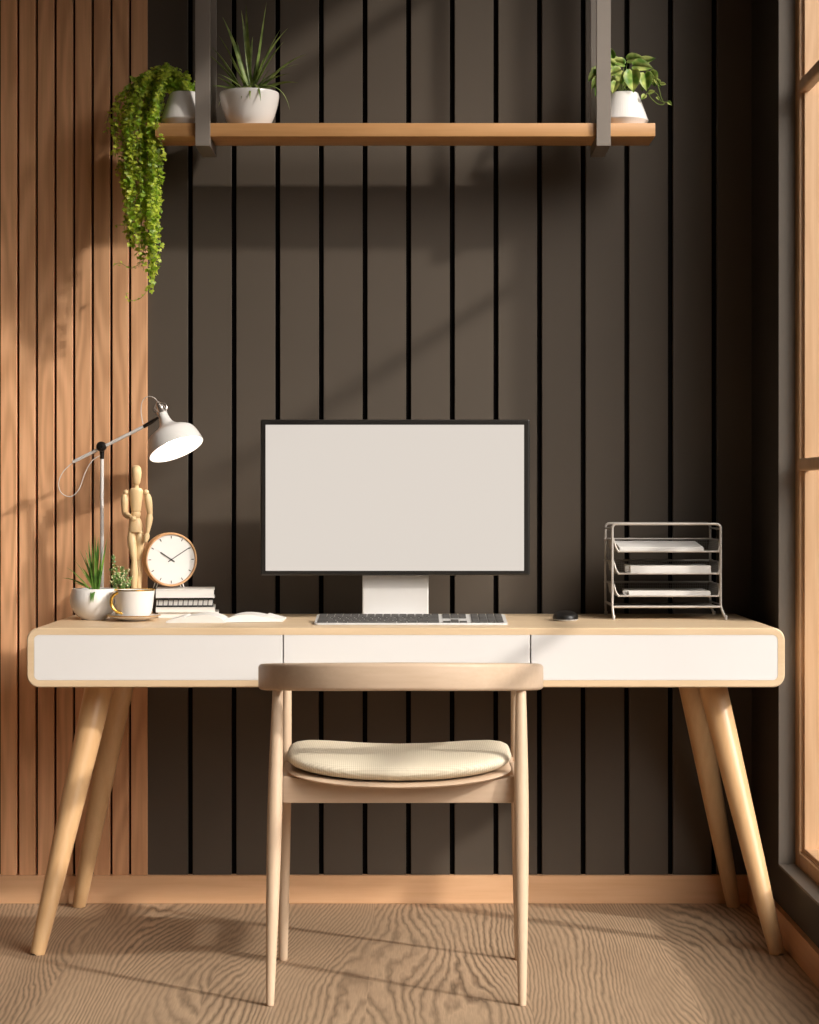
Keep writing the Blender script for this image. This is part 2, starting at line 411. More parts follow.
def desk_leg(foot, top, rf=.0172, rt=.0345):
    b = nb(); n = 14; pts = []; rs = []
    f = Vector(foot); t = Vector(top); ax = (t-f).normalized()
    q = []
    for i in range(n+1):
        u = i/n; pts.append(f.lerp(t, u)); rs.append(rf+(rt-rf)*(u**0.82))
    rs[0] = rf*.93; pts.insert(1, f.lerp(t, .006)); rs.insert(1, rf)
    tube(b, pts, rs, seg=28)
    # trim the ends level with the floor and the underside
    for v in b.verts:
        if v.co.z < .004: v.co.z = 0.0008
    bmesh.ops.bisect_plane(b, geom=list(b.verts)+list(b.edges)+list(b.faces), plane_co=(0, 0, dz0-.0005), plane_no=(0, 0, 1), clear_outer=True)
    o = obj('leg', b, M['desk_leg'], desk, smooth=50)
    return o
for s, in ((-1,), (1,)):
    desk_leg((dc+s*.8490+.0030, DF+.004, .0), (dc+s*.7225, 4.87, dz0+.01))
    desk_leg((dc+s*.8395, 5.255, .0), (dc+s*.7065, 5.13, dz0+.01))

# ------------------------------------------------------------------ chair
CHX = -0.02
ch = thing('chair', (CHX, 4.44, 0), 'pale wood armchair with curved backrest rail and cream woven seat in front of desk', 'chair')
def sup(t, a, bb, n): # superellipse
    c, s_ = math.cos(t), math.sin(t)
    return (a*math.copysign(abs(c)**(2/n), c), bb*math.copysign(abs(s_)**(2/n), s_))
RYM, RYB = 4.50, 4.205
def rail_pt(t):
    x, y = sup(t, .299, RYM-RYB, 2.3); return Vector((CHX+x, RYM-y, 0))
NR = 72
ctr = []
for i in range(NR+1):
    ctr.append(rail_pt(-.50+(PI+1.0)*i/NR))
# equalise spacing
Ls = [0]
for a, c in zip(ctr, ctr[1:]): Ls.append(Ls[-1]+(c-a).length)
def at_len(d):
    for i in range(len(Ls)-1):
        if Ls[i+1] >= d:
            return ctr[i].lerp(ctr[i+1], (d-Ls[i])/max(1e-9, Ls[i+1]-Ls[i]))
    return ctr[-1]
path = [at_len(Ls[-1]*i/60) for i in range(61)]
b = nb(); rings = []
for i, p in enumerate(path):
    a = path[max(i-1, 0)]; c = path[min(i+1, 60)]; T = (c-a).normalized(); nrm = Vector((-T.y, T.x, 0))
    u = abs(i/60*2-1)                       # 0 at the back, 1 at the arm ends
    hw = .0125; hh = .0288*(1-.25*max(0, (u-.55)/.45)**1.5); zc = 1.043-(162.5+1.5*u)*p.y/F-.0288
    if i in (0, 60): hw *= .6; hh *= .7
    sec = rrect(-hw, hw, -hh, hh, min(.008, hw*.8), 4)
    rings.append([p + nrm*q[0] + Vector((0, 0, zc+q[1])) for q in sec])
loft(b, rings); obj('backrest_rail', b, M['chair'], ch, smooth=45)
def chair_leg(foot, top, mid, rs):
    b = nb(); f, t = Vector(foot), Vector(top); pts = []; rr = []
    for i in range(21):
        u = i/20; pts.append(f.lerp(t, u))
        r = rs[0]+(rs[1]-rs[0])*math.sin(min(1, u/mid)*PI/2) if u < mid else rs[1]+(rs[2]-rs[1])*((u-mid)/(1-mid))**1.3
        rr.append(r)
    rr[0] *= .85; pts.insert(1, f.lerp(t, .006)); rr.insert(1, rs[0])
    tube(b, pts, rr, seg=22); obj('leg', b, M['chair_v'], ch, smooth=50)
for s in (-1, 1):
    chair_leg((-.0285+s*.2600, 4.226, 0), (-.0225+s*.2570, 4.34, .662), .62, (.0082, .0156, .0105))
    chair_leg((CHX+s*.268, 4.649, 0), (CHX+s*.258, 4.645, .635), .62, (.0105, .0130, .0095))
def seatz(x): return .018*min(1.3, abs(x)/.225)**2
SY0, SY1 = 4.275, 4.655
def outline(t, gx=0.0, gy=0.0):
    x, y = sup(t, .2395+gx, (SY1-SY0)/2+gy, 4.2)
    if y < 0: y -= .016*(1-min(1, (x/.24)**2))
    if y > 0: x *= 1+.02*y/.2
    return x, y
def pad(z0, T, gx, gy, n_s=10, n_t=72, pw=5.0, dome=0.0, soft=True):
    b = nb(); rows = []
    for side in (1, -1):
        ss = [math.sin(PI/2*k/n_s) for k in range(n_s+1)]
        if side == -1: ss = ss[::-1][1:]
        for s_ in ss:
            h = T/2*(max(0, 1-s_**pw)**.5)
            ring = []
            for k in range(n_t):
                x, y = outline(2*PI*k/n_t, gx, gy)
                x *= max(s_, .001); y *= max(s_, .001)
                dz = dome*(1-s_*s_) if side == 1 else 0
                ring.append(Vector((CHX-.004+x, (SY0+SY1)/2+y, z0+seatz(x)+side*h+dz)))
            rows.append(ring)
    loft(b, rows); return b
obj('seat_pan', pad(.4465, .013, .002, .006, pw=16), M['chair'], ch, smooth=40)
obj('seat_cushion', pad(.4735, .043, .003, .0, pw=8, dome=.004), M['fabric'], ch, smooth=60)
def crossrail(xa, xb, ya, yb, z0, z1, th, curve):
    b = nb(); rings = []
    for i in range(25):
        u = i/24; x = xa+(xb-xa)*u; y = ya+(yb-ya)*u
        top = z1+(seatz(x-CHX) if curve else 0)
        d = Vector((xb-xa, yb-ya, 0)).normalized(); n = Vector((-d.y, d.x, 0))
        rings.append([Vector((x, y, 0))+n*q[0]+Vector((0, 0, q[1])) for q in rrect(-th/2, th/2, z0, top, .003, 3)])
    loft(b, rings); return b
obj('seat_rail', crossrail(CHX-.247, CHX+.247, 4.335, 4.335, .4035, .4395, .022, True), M['chair'], ch, smooth=25)
obj('seat_rail', crossrail(CHX-.252, CHX+.252, 4.640, 4.640, .410, .4395, .020, True), M['chair'], ch, smooth=40)
for s in (-1, 1):
    obj('seat_rail', crossrail(CHX+s*.250, CHX+s*.254, 4.345, 4.632, .405, .452, .018, False), M['chair'], ch, smooth=40)

# ------------------------------------------------------------------ monitor
MD = 5.03
mx0, mx1 = PX(260.4, MD), PX(530.0, MD); mz0, mz1 = PZ(575.5, MD), PZ(419.5, MD); mc = (mx0+mx1)/2
mon = thing('monitor', (mc, 5.08, .7505), 'large monitor with blank pale screen and thin black bezel in the middle of the desk', 'monitor')
b = nb(); box(b, mx0, mx1, MD, MD+.028, mz0, mz1, bev=.004, seg=3); obj('housing', b, M['bezel'], mon, smooth=0)
b = nb(); box(b, PX(265.6, MD), PX(524.0, MD), MD-.0006, MD+.001, PZ(570.8, MD), PZ(424.8, MD)); obj('screen', b, M['screen'], mon, smooth=0)
b = nb()
sx0, sx1 = PX(362.5, 5.08), PX(428.5, 5.08)
box(b, sx0, sx1, 5.066, 5.078, .755, 1.02, bev=.003); box(b, sx0, sx1, 5.01, 5.20, .7508, .760, bev=.003)
obj('stand', b, M['silver'], mon, smooth=0)
b = nb(); box(b, mc-.045, mc+.045, 5.057, 5.067, .93, 1.02, bev=.002); obj('hinge', b, M['silver'], mon, smooth=0)

# ------------------------------------------------------------------ keyboard
kx0, kx1 = PX(315, 4.84), PX(507, 4.84); kyf, kyb = 4.80, 4.955; kc = (kx0+kx1)/2
kb = thing('keyboard', (kc, (kyf+kyb)/2, .7502), 'slim full-size keyboard with silver frame and dark grey keys before the monitor', 'keyboard')
def kz(y): return .7545+(y-kyf)/(kyb-kyf)*.0125
b = nb(); pts = rrect(kx0, kx1, kyf, kyb, .010, 6)
loft(b, [[Vector((p[0], p[1], .7505)) for p in pts], [Vector((p[0], p[1], kz(p[1])-.001)) for p in pts],
         [Vector((kc+(p[0]-kc)*.997, (kyf+kyb)/2+(p[1]-(kyf+kyb)/2)*.99, kz(p[1]))) for p in pts]])
obj('keyboard_body', b, M['silver'], kb, smooth=40)
keymesh = {}
def key(x0, x1, y0, y1, bm=None):
    g = .0011
    t = bm if bm else nb()
    z = (kz((y0+y1)/2))
    box(t, x0+g, x1-g, y0+g, y1-g, z-.0005, z+.0028, bev=.0008, seg=1)
    if not bm: obj('key', t, M['key'], kb, smooth=0)
kw = (kx1-kx0-.012); u = kw/23.0; x0 = kx0+.006
rowy = [kyf+.006+i*(kyb-kyf-.012)/6 for i in range(7)]
def row(r, start, widths, bm=None, tall=1):
    x = x0+start*u
    for w in widths:
        if w > 0: key(x, x+w*u, rowy[r], rowy[r+tall], bm)
        x += abs(w)*u
row(0, 0, [1.25, 1.25, 1.25, 6.0, 1.25, 1.25, 1.25, 1.5])
row(1, 0, [2.25]+[1]*10+[2.75]); row(2, 0, [1.75]+[1]*11+[2.25]); row(3, 0, [1.5]+[1]*12+[1.5]); row(4, 0, [1]*13+[2])
row(0, 15.4, [1, 1, 1]); row(1, 16.4, [1]); row(3, 15.4, [1, 1, 1]); row(4, 15.4, [1, 1, 1])
row(0, 18.9, [2, 1]); row(0, 21.9, [1], tall=2)
for r in (1, 2): row(r, 18.9, [1, 1, 1])
row(2, 21.9, [1]); row(3, 18.9, [1, 1, 1, 1]); row(4, 18.9, [1, 1, 1, 1])
b = nb(); row(5, 0, [1]*15, b); row(5, 15.4, [1, 1, 1], b); row(5, 18.9, [1, 1, 1, 1], b)
o = obj('function_keys', b, M['key'], kb, smooth=0); o['kind'] = 'stuff'

# ------------------------------------------------------------------ mouse
ms = thing('computer_mouse', (PX(565.5, 4.99), 4.99, .7502), 'small glossy black computer mouse on the right half of the desk', 'mouse')
c = ms.location.copy(); rx, ry = .0305, .048
b = nb(); rows = []
for s_, h in ((1.0, .004), (1.0, .008), (.965, .0125), (.88, .0165), (.72, .0200), (.48, .0224), (.2, .0234), (.01, .0236)):
    rows.append([Vector((c.x+sup(2*PI*k/40, rx*s_, ry*s_, 2.4)[0], c.y+sup(2*PI*k/40, rx*s_, ry*s_, 2.4)[1], .7502+h)) for k in range(40)])
loft(b, rows); obj('shell', b, M['black'], ms, smooth=60)
b = nb(); loft(b, [[Vector((c.x+sup(2*PI*k/40, rx*q, ry*q, 2.4)[0], c.y+sup(2*PI*k/40, rx*q, ry*q, 2.4)[1], .7504+h)) for k in range(40)] for q, h in ((.9, 0), (.99, .002), (.99, .0045))])
obj('base', b, M['silver'], ms, smooth=50, label='silver base')

# ------------------------------------------------------------------ desk lamp
LD = 5.17
lx = PX(102, LD)
lamp = thing('desk_lamp', (lx, LD, .7502), 'white adjustable desk lamp with lit bell shade at the left of the desk', 'lamp')
b = nb(); lathe(b, [(0, .0), (.044, .0), (.045, .004), (.043, .012), (.036, .016), (.006, .018), (0, .018)], (lx, LD, .7502), seg=40)
obj('lamp_base', b, M['lampwhite'], lamp)
pt = P(101.5, 452, LD)
b = nb(); tube(b, [(lx, LD, .762), (lx, LD, PZ(458, LD))], .0048, seg=14); obj('pole', b, M['lampwhite'], lamp)
b = nb(); j = P(101.3, 446.5, LD-.020)
lathe(b, [(0, -.012), (.0105, -.012), (.0125, -.009), (.0125, .006), (.0105, .009), (.006, .010), (.006, .013), (0, .013)], j, axis=(0, -1, 0), seg=28)
lathe(b, [(0, -.010), (.0055, -.010), (.0062, .012), (0, .012)], P(102, 455, LD), seg=20)
obj('joint', b, M['gunmetal'], lamp, label='black clamp joint')
aD = LD-.012
a0, a1 = P(73, 462, aD), P(146, 425.5, aD-.02)
b = nb(); tube(b, [a0, a1], .0042, seg=12); obj('arm', b, M['lampwhite'], lamp)
b = nb(); tube(b, [a1.lerp(a0, .03), P(153, 421, aD-.024), P(158.5, 417.5, aD-.03)], [.0048, .0048, .003], seg=12)
obj('clip', b, M['gunmetal'], lamp, label='dark metal arm clip')
sc_ = LD/F; ax = Vector((.378, -.26, -.893)).normalized()
so = P(162.0, 412.5, LD); k_ = (LD)/F/math.cos(math.radians(15))*0.99
prof = [(4.6, 0), (4.9, 5), (5.6, 9), (7.4, 13.2), (12.0, 17.2), (18.4, 20.6), (23.0, 24.0), (25.4, 29), (26.9, 35), (27.8, 40.5)]
prof = smoothpath([Vector((r, t, 0)) for r, t in prof], 4)
prof = [(v.x*k_ if True else 0, v.y*k_) for v in prof]
inn = [(max(r-.0016, .0005), t+.0008) for r, t in prof][::-1]; inn[0] = (prof[-1][0]-.0016, prof[-1][1])
b = nb(); lathe(b, prof+inn, so, axis=ax, seg=56, closed=True); shade = obj('lamp_shade', b, M['lampwhite'], lamp, smooth=50)
b = nb(); lathe(b, [(0, .020), (.008, .022), (.011, .034), (.017, .048), (.025, .060), (.0275, .070), (.024, .080), (.013, .087), (0, .089)], so, axis=ax, seg=28)
obj('bulb', b, M['bulb'], lamp, label='lit bulb')
b = nb(); lathe(b, [(0, -.030), (.004, -.030), (.0045, -.024), (.0075, -.022), (.0080, -.004), (.0125, -.003), (.0130, .003), (0, .004)], so, axis=ax, seg=24)
q = Vector((0, 0, 1)).rotation_difference(ax)
for k in range(6):
    a = 2*PI*k/6; d = q @ Vector((math.cos(a), math.sin(a), 0))
    tube(b, smoothpath([so+d*.0125, so+d*.0165-ax*.008, so+d*.0155-ax*.018, so+d*.009-ax*.024, so+d*.004-ax*.026], 4), .0012, seg=6)
obj('socket_cage', b, M['metal'], lamp, label='chrome wire socket cage')
b = nb(); tube(b, smoothpath([P(143, 424, aD-.02), P(141, 411, aD-.02), P(142.5, 401, aD-.024), P(148, 396.5, aD-.03), P(154.5, 398, aD-.038), so-ax*.028], 7), .0011, seg=8)
obj('cord', b, M['cord'], lamp); b = nb()
tube(b, smoothpath([P(73.5, 462, aD), P(63, 472, aD), P(58.5, 484, aD), P(62, 493.5, aD), P(71, 496.5, aD), P(79, 489, aD), P(85, 473, aD), P(92, 461, aD), P(100, 455.5, aD)], 7), .0011, seg=8)
obj('cord', b, M['cord'], lamp)

# ------------------------------------------------------------------ wooden mannequin
ND = 5.125
man = thing('artist_mannequin', (PX(137, ND), ND, .7502), 'jointed pale wooden artist mannequin standing between the lamp and the clock', 'mannequin')
def Q(px, py, d=0.0): return P(px, py, ND+d)
mp = M['manne']; k1 = ND/F
b = nb(); c = Q(136.3, 475.5)
lathe(b, [(0, -10.2*k1), (2.6*k1, -9.7*k1), (4.0*k1, -7*k1), (4.9*k1, -2*k1), (5.3*k1, 3*k1), (4.7*k1, 7.4*k1), (2.9*k1, 9.8*k1), (0, 10.4*k1)], c, seg=24, sy=1.1)
obj('head', b, mp, man, smooth=60)
b = nb(); tube(b, [Q(136, 489.5), Q(136.2, 484)], [2.9*k1, 2.5*k1], seg=16); obj('neck', b, mp, man)
b = nb(); tube(b, smoothpath([Q(136, 511.5), Q(136, 510.5), Q(136, 502), Q(136, 493), Q(136, 489), Q(136, 487.6)], 3),
     [r*k1 for r in (4.6, 4.7, 4.8, 5.0, 5.2, 5.6, 6.0, 6.4, 6.7, 6.9, 6.9, 6.5, 6.0, 5.0, 3.8, 2.4)], seg=24, flat=1.0, up=(0, 1, 0))
for v in b.verts: v.co.y = ND+(v.co.y-ND)*.72
obj('chest', b, mp, man, smooth=60)
b = nb(); lathe(b, [(0, -4.6*k1), (3.6*k1, -3.4*k1), (4.9*k1, -1*k1), (4.9*k1, 1.5*k1), (4*k1, 3.6*k1), (0, 4.6*k1)], Q(135.8, 514.5), seg=22, sy=.75)
obj('waist', b, mp, man, smooth=60)
b = nb(); lathe(b, [(0, -8*k1), (6.9*k1, -7.6*k1), (7.3*k1, -5*k1), (6.9*k1, 0), (5.6*k1, 4.5*k1), (4.3*k1, 6.5*k1), (0, 7*k1)], Q(135.5, 524.5), seg=24, sy=.66)
obj('pelvis', b, mp, man, smooth=50)
def limb(name, pts, rads, ball=()):
    b = nb(); tube(b, pts, [r*k1*1.14 for r in rads], seg=16)
    for p, r in ball:
        lathe(b, [(r*k1*math.sin(PI*i/10), -r*k1*math.cos(PI*i/10)) for i in range(11)], p, seg=16)
    return obj(name, b, mp, man, smooth=60)
def lerps(a, c, n): return [a.lerp(c, i/n) for i in range(n+1)]
# arm bent across the belly
sh, el, wr = Q(124.6, 494), Q(124.6, 514), Q(131.5, 517.5, -.035)
limb('upper_arm', lerps(sh, el, 5), [2.0, 3.3, 3.5, 3.2, 2.8, 2.4], [(Q(126.0, 492.5), 2.9)])
limb('forearm', lerps(el, wr, 5), [2.1, 2.9, 2.8, 2.4, 2.0, 1.6], [(el, 2.6)])
limb('hand', lerps(wr, Q(135.3, 519.8, -.040), 4), [1.4, 2.4, 2.7, 2.3, 1.2])
sh, el, wr = Q(147.4, 494), Q(150.0, 514), Q(147.6, 533, -.012)
limb('upper_arm', lerps(sh, el, 5), [2.0, 3.2, 3.4, 3.2, 2.8, 2.4], [(Q(146.2, 492.5), 2.9)])
limb('forearm', lerps(el, wr, 5), [2.1, 3.1, 3.0, 2.6, 2.0, 1.5], [(el, 2.6)])
limb('hand', lerps(wr, Q(145.4, 542, -.02), 4), [1.3, 2.3, 2.6, 2.2, 1.1])
for hx, kx, ax_, dy in ((131.0, 134.2, 133.6, -.010), (140.2, 138.8, 138.4, .004)):
    limb('thigh', lerps(Q(hx, 533), Q(kx, 561, dy), 6), [2.6, 4.0, 4.2, 3.9, 3.4, 3.0, 2.6], [(Q(hx, 532.5), 3.3)])
    limb('shin', lerps(Q(kx, 561, dy), Q(ax_, 598, dy*.4), 6), [2.6, 3.3, 3.5, 3.1, 2.6, 2.2, 1.9], [(Q(kx, 561, dy), 2.8)])
    b = nb(); f0 = Q(ax_, 599.5, dy*.4)
    tube(b, [f0+Vector((0, .010, -.002)), f0+Vector((0, .004, -.001)), f0+Vector((0, -.008, -.004)), f0+Vector((0, -.022, -.0065)), f0+Vector((0, -.028, -.008))], [.004, .0066, .0066, .0058, .003], seg=14)
    obj('foot', b, mp, man, smooth=60)
b = nb(); lathe(b, [(0, 0), (.039, 0), (.040, .003), (.040, .013), (.038, .016), (0, .016)], (PX(137, ND), ND, .7502), seg=36); obj('base', b, mp, man)
b = nb(); tube(b, [(PX(136, ND), ND+.016, .765), (PX(136, ND), ND+.016, PZ(528, ND))], .0016, seg=8); obj('support_rod', b, M['metal'], man, label='thin metal support rod')

# ------------------------------------------------------------------ books under the clock
BF = 5.095
def bookz(py): return PZ(py, BF)
zs = [.7502, .7640, .7770, .8000, .8215]
def book(name, x0, x1, z0, z1, y0, y1, label, cov=.0016, tilt=0.0):
    t = thing(name, ((x0+x1)/2, (y0+y1)/2, z0), label, 'notebook', group='notebooks stacked under the clock')
    b = nb(); box(b, x0, x1, y0, y1, z0, z0+cov, bev=.0004, seg=1); box(b, x0, x1, y0, y1, z1-cov, z1, bev=.0004, seg=1)
    if 'black' not in label: box(b, x0, x0+cov, y0, y1, z0, z1, bev=.0003, seg=1)
    obj('cover', b, M['cover'], t, smooth=0)
    b = nb(); box(b, x0+cov, x1-.002, y0+.0015, y1-.0015, z0+cov, z1-cov); obj('pages', b, M['paper'], t, smooth=0)
    return t
BROT = math.radians(5.4); BPIV = Vector((PX(214.7, BF), BF, 0))
bx0 = PX(153, BF)+.008
book('notebook', bx0+.006, PX(219, BF), zs[0], zs[1]-.0003, BF, BF+.15, 'white softcover book at the bottom of the stack under the clock')
book('notebook', bx0, PX(215.6, BF), zs[1], zs[2]-.0003, BF-.004, BF+.14, 'white book second from the bottom of the stack, directly under the spiral notebook')
sp = book('spiral_notebook', bx0, PX(214, BF), zs[2], zs[3]-.0003, BF+.008, BF+.14, 'spiral bound notebook with black wire coils in the middle of the stack')
book('notebook', bx0, PX(214.7, BF), zs[3], zs[4], BF-.002, BF+.14, 'white notebook on top of the stack that carries the clock')
b = nb(); xa = bx0+.006; n = 12
zc = (zs[2]+zs[3])/2; 
for i in range(n):
    xx = xa+i*(PX(213, BF)-xa)/(n-1)
    pts = [Vector((xx+.0008*math.sin(a), BF+.007-.0085*math.cos(a), zc+.0092*math.sin(a))) for a in [PI*2*k/18 for k in range(18)]]
    tube(b, [pts[i2 % 18] for i2 in range(19)], .0013, seg=6, cap=False)
box(b, bx0+.001, PX(213.5, BF), BF+.0055, BF+.0085, zs[2]+.0002, zs[2]+.0042); box(b, bx0+.001, PX(213.5, BF), BF+.0055, BF+.0085, zs[3]-.0052, zs[3]-.0006)
obj('coil', b, M['black'], sp, label='black wire coils')
for o in [o for o in col.objects if o.get('group') == 'notebooks stacked under the clock']:
    o.rotation_euler = (0, 0, BROT); o.location = BPIV + Matrix.Rotation(BROT, 3, 'Z') @ (o.location-BPIV)

# ------------------------------------------------------------------ clock
CD = BF+.045
clk = thing('alarm_clock', (PX(171.5, CD), CD, zs[4]), 'round wooden table clock with white face on top of the notebooks', 'clock')
cc = P(171.8, 559.6, CD-.012); cr = 27.0*(CD-.012)/F
cax = Vector((math.sin(math.radians(25)), -math.cos(math.radians(25)), -.0)).normalized()   # faces right of the camera
b = nb(); dpt = .034
lathe(b, [(0, -dpt), (cr*.94, -dpt), (cr*.985, -dpt+.004), (cr, -dpt+.01), (cr, -.003), (cr*.985, 0), (cr*.935, 0), (cr*.925, -.003), (cr*.92, -.006), (0, -.006)], cc, axis=cax, seg=64)
obj('case', b, M['clockwood'], clk, smooth=40)
b = nb(); lathe(b, [(0, -.0058), (cr*.915, -.0058), (cr*.915, -.0048), (0, -.0048)], cc, axis=cax, seg=64)
obj('dial', b, M['cover'], clk, smooth=40, label='white dial')
sd = Vector((0, 0, 1)).cross(cax).normalized(); upv = Vector((0, 0, 1))
def bar(b, p0, p1, w, zoff=-.0040, h=.0006):
    f = lambda p: cc + sd*p[0]*cr + upv*p[1]*cr + cax*zoff
    A, B = f(p0), f(p1); d = (B-A).normalized(); n = d.cross(cax).normalized()*w/2
    vs = [A-n, A+n, B+n, B-n]; loft(b, [[v for v in vs], [v+cax*h for v in vs]])
for i in range(12):
    b = nb(); a = 2*PI*i/12; bar(b, (.78*math.sin(a), .78*math.cos(a)), (.88*math.sin(a), .88*math.cos(a)), .0018)
    obj('hour_mark', b, M['gunmetal'], clk, smooth=0)
def hand(name, ang, ln, w, z):
    a = math.radians(ang); b = nb(); bar(b, (-.15*math.sin(a), -.15*math.cos(a)), (ln*math.sin(a), ln*math.cos(a)), w, z); obj(name, b, M['black'], clk, smooth=0)
hand('hour_hand', -57, .50, .0026, -.0036); hand('minute_hand', 58, .83, .0021, -.0028)
b = nb(); lathe(b, [(0, -.0040), (.0022, -.0040), (.0022, -.0015), (0, -.0015)], cc, axis=cax, seg=16); obj('hub', b, M['black'], clk)
for s in (-1, 1):
    b = nb(); pa = cc + sd*(s*.45*cr) - upv*(.885*cr) - cax*.012; pb = Vector((pa.x+s*.006, pa.y-.002, zs[4]+.0012))
    tube(b, [pa+upv*.006, pb], [.0013, .0011], seg=8); obj('leg', b, M['metal'], clk, label='thin metal leg'); b = nb()
    pa2 = pa - cax*.024; tube(b, [pa2+upv*.006, Vector((pa2.x+s*.006, pa2.y, zs[4]+.0012))], [.0013, .0011], seg=8)
    obj('leg', b, M['metal'], clk, label='thin metal leg')

# ------------------------------------------------------------------ open book
ob = thing('open_book', (PX(226, 4.94), 4.955, .7502), 'open white book with blank pages lying flat on the left half of the desk', 'book')
def page_half(sign, wd, D0, D1, skew):
    b = nb(); rings = []
    for i in range(25):
        u = i/24; x = ob.location.x + sign*wd*u
        h = .0030+.0150*math.sin(PI*min(1, u/.92)**.75)*(1-.12*u) if u < .92 else None
        if h is None: h = .0030+.002*(1-(u-.92)/.08)
        if u > .70: h = max(h, .0020+(.0125)*max(0, 1-(u-.70)/.30)**.8)
        y0, y1 = D0+skew*u, D1+skew*u
        rings.append([Vector((x, y0, .7512)), Vector((x, y0, .7512+h)), Vector((x, y1, .7512+h)), Vector((x, y1, .7512))])
    loft(b, rings); return b
obj('left_pages', page_half(-1, .1375, 4.885, 5.02, .0), M['paper'], ob, smooth=35)
obj('right_pages', page_half(1, .1385, 4.885, 5.02, .03), M['paper'], ob, smooth=35)
b = nb(); box(b, ob.location.x-.1385, ob.location.x+.004, 4.884, 5.021, .7502, .7514)
obj('cover', b, M['cover'], ob, smooth=0)

# ------------------------------------------------------------------ cup and saucer
UD = 4.975
sc1 = UD/F
sau = thing('saucer', (PX(133.5, UD), UD, .7502), 'white saucer under the teacup', 'saucer')
b = nb(); lathe(b, [(0, .0), (.030, 0), (.033, .003), (.055, .008), (.0655, .0125), (.0660, .0138), (.0645, .0140), (.052, .0100), (.034, .0060), (.030, .0050), (0, .0050)], sau.location, seg=56)
obj('dish', b, M['ceramic'], sau, smooth=50)
b = nb(); lathe(b, [(.0655, .0122), (.0664, .0132), (.0655, .0145), (.0640, .0142)], sau.location, seg=56, closed=True); obj('gold_rim', b, M['gold'], sau, label='gold rim line')
cz = .7502+.0056
cup = thing('teacup', (PX(134.5, UD), UD, cz), 'white teacup with gold rim and gold handle on the saucer at the left', 'cup')
o_ = cup.location; H_ = PZ(589.5, UD)-cz
out = [(0, 0), (.030, 0), (.034, .002), (.0385, .008), (.0425, .018), (.0455, H_*.55), (.0475, H_*.8), (.0490, H_)]
ins = [(.0468, H_), (.0455, H_*.8), (.0430, H_*.5), (.038, .014), (.030, .006), (0, .005)]
b = nb(); lathe(b, out+ins, o_, seg=56); obj('bowl', b, M['ceramic'], cup, smooth=50)
b = nb(); lathe(b, [(.0466, H_-.0004), (.0466, H_+.0008), (.0492, H_+.0008), (.0494, H_-.0022), (.0489, H_-.0022)], o_, seg=56, closed=True); obj('gold_rim', b, M['gold'], cup, label='gold rim line')
b = nb(); hc = Vector((o_.x-.040, o_.y-.012, 0))
hp = [P(126.0, 594.5, UD-.022), P(118, 592.8, UD-.03), P(112.4, 596.8, UD-.032), P(111.2, 603.5, UD-.032), P(114.6, 610, UD-.032), P(121.5, 613.2, UD-.030), P(124, 611.8, UD-.026)]
tube(b, smoothpath(hp, 6), .0037, seg=12); obj('handle', b, M['gold'], cup, smooth=60, label='gold handle')
# ------------------------------------------------------------------ plant helpers
def blade(bm, root, direc, length, width, droop, segs=9, fold=.25, twist=0.0):
    """a curved grass blade with a folded midrib"""
    d = Vector(direc).normalized(); p = Vector(root); side = d.cross(Vector((0, 0, 1)))
    if side.length < 1e-3: side = Vector((1, 0, 0))
    side.normalize()
    side = (Matrix.Rotation(twist, 3, d) @ side)
    prev = None
    for i in range(segs+1):
        u = i/segs
        w = width*(0.75+0.5*u if u < .35 else (0.925)*(1-((u-.35)/.65)**1.6)+.02)
        nrm = d.cross(side).normalized()
        a = bm.verts.new(p-side*w/2+nrm*w*fold); m_ = bm.verts.new(p); c = bm.verts.new(p+side*w/2+nrm*w*fold)
        if prev:
            bm.faces.new((prev[0], prev[1], m_, a)); bm.faces.new((prev[1], prev[2], c, m_))
        prev = (a, m_, c)
        d = (d+Vector((0, 0, -1))*droop/segs*(0.4+1.6*u)).normalized(); p = p+d*length/segs
def aim(dirv, rnd):
    return dirv
def roundleaf(bm, pos, nrm, up, r, cup_=.2):
    n = Vector(nrm).normalized(); u = Vector(up); u = (u-n*u.dot(n))
    if u.length < 1e-4: u = n.orthogonal()
    u.normalize(); s = n.cross(u)
    c = bm.verts.new(pos+n*0)
    pr = []
    for a, k in ((0, 1.25), (35, .72), (75, 1.10), (130, .70), (180, .30), (230, .70), (285, 1.10), (325, .72)):
        a = math.radians(a); pr.append(bm.verts.new(pos+(u*math.cos(a)+s*math.sin(a))*r*k+n*r*cup_))
    for i in range(8): bm.faces.new((c, pr[i], pr[(i+1) % 8]))
HEART = [(0, .0), (.10, -.12), (.28, -.10), (.42, .08), (.47, .30), (.40, .55), (.26, .78), (.10, .95), (0, 1.08)]
def heartleaf(bm, pos, tipdir, nrm, size, curl=.35, wide=1.0):
    t = Vector(tipdir).normalized(); n = Vector(nrm); n = (n-t*n.dot(t)).normalized(); s = t.cross(n)
    L_, R_, C_ = [], [], []
    for x, y in HEART:
        def pt(xx): return pos + t*(y*size) + s*(xx*size*wide) - n*(curl*size*(y*y)*.5) + n*abs(xx)*size*.28
        C_.append(bm.verts.new(pos+t*(max(y, 0)*size)-n*(curl*size*max(y, 0)**2*.5)))
        L_.append(bm.verts.new(pt(-x)) if x else C_[-1]); R_.append(bm.verts.new(pt(x)) if x else C_[-1])
    for i in range(len(HEART)-1):
        for S in (L_, R_):
            vs = []
            for v in (C_[i], S[i], S[i+1], C_[i+1]):
                if v not in vs: vs.append(v)
            if len(vs) > 2:
                try: bm.faces.new(vs)
                except ValueError: pass

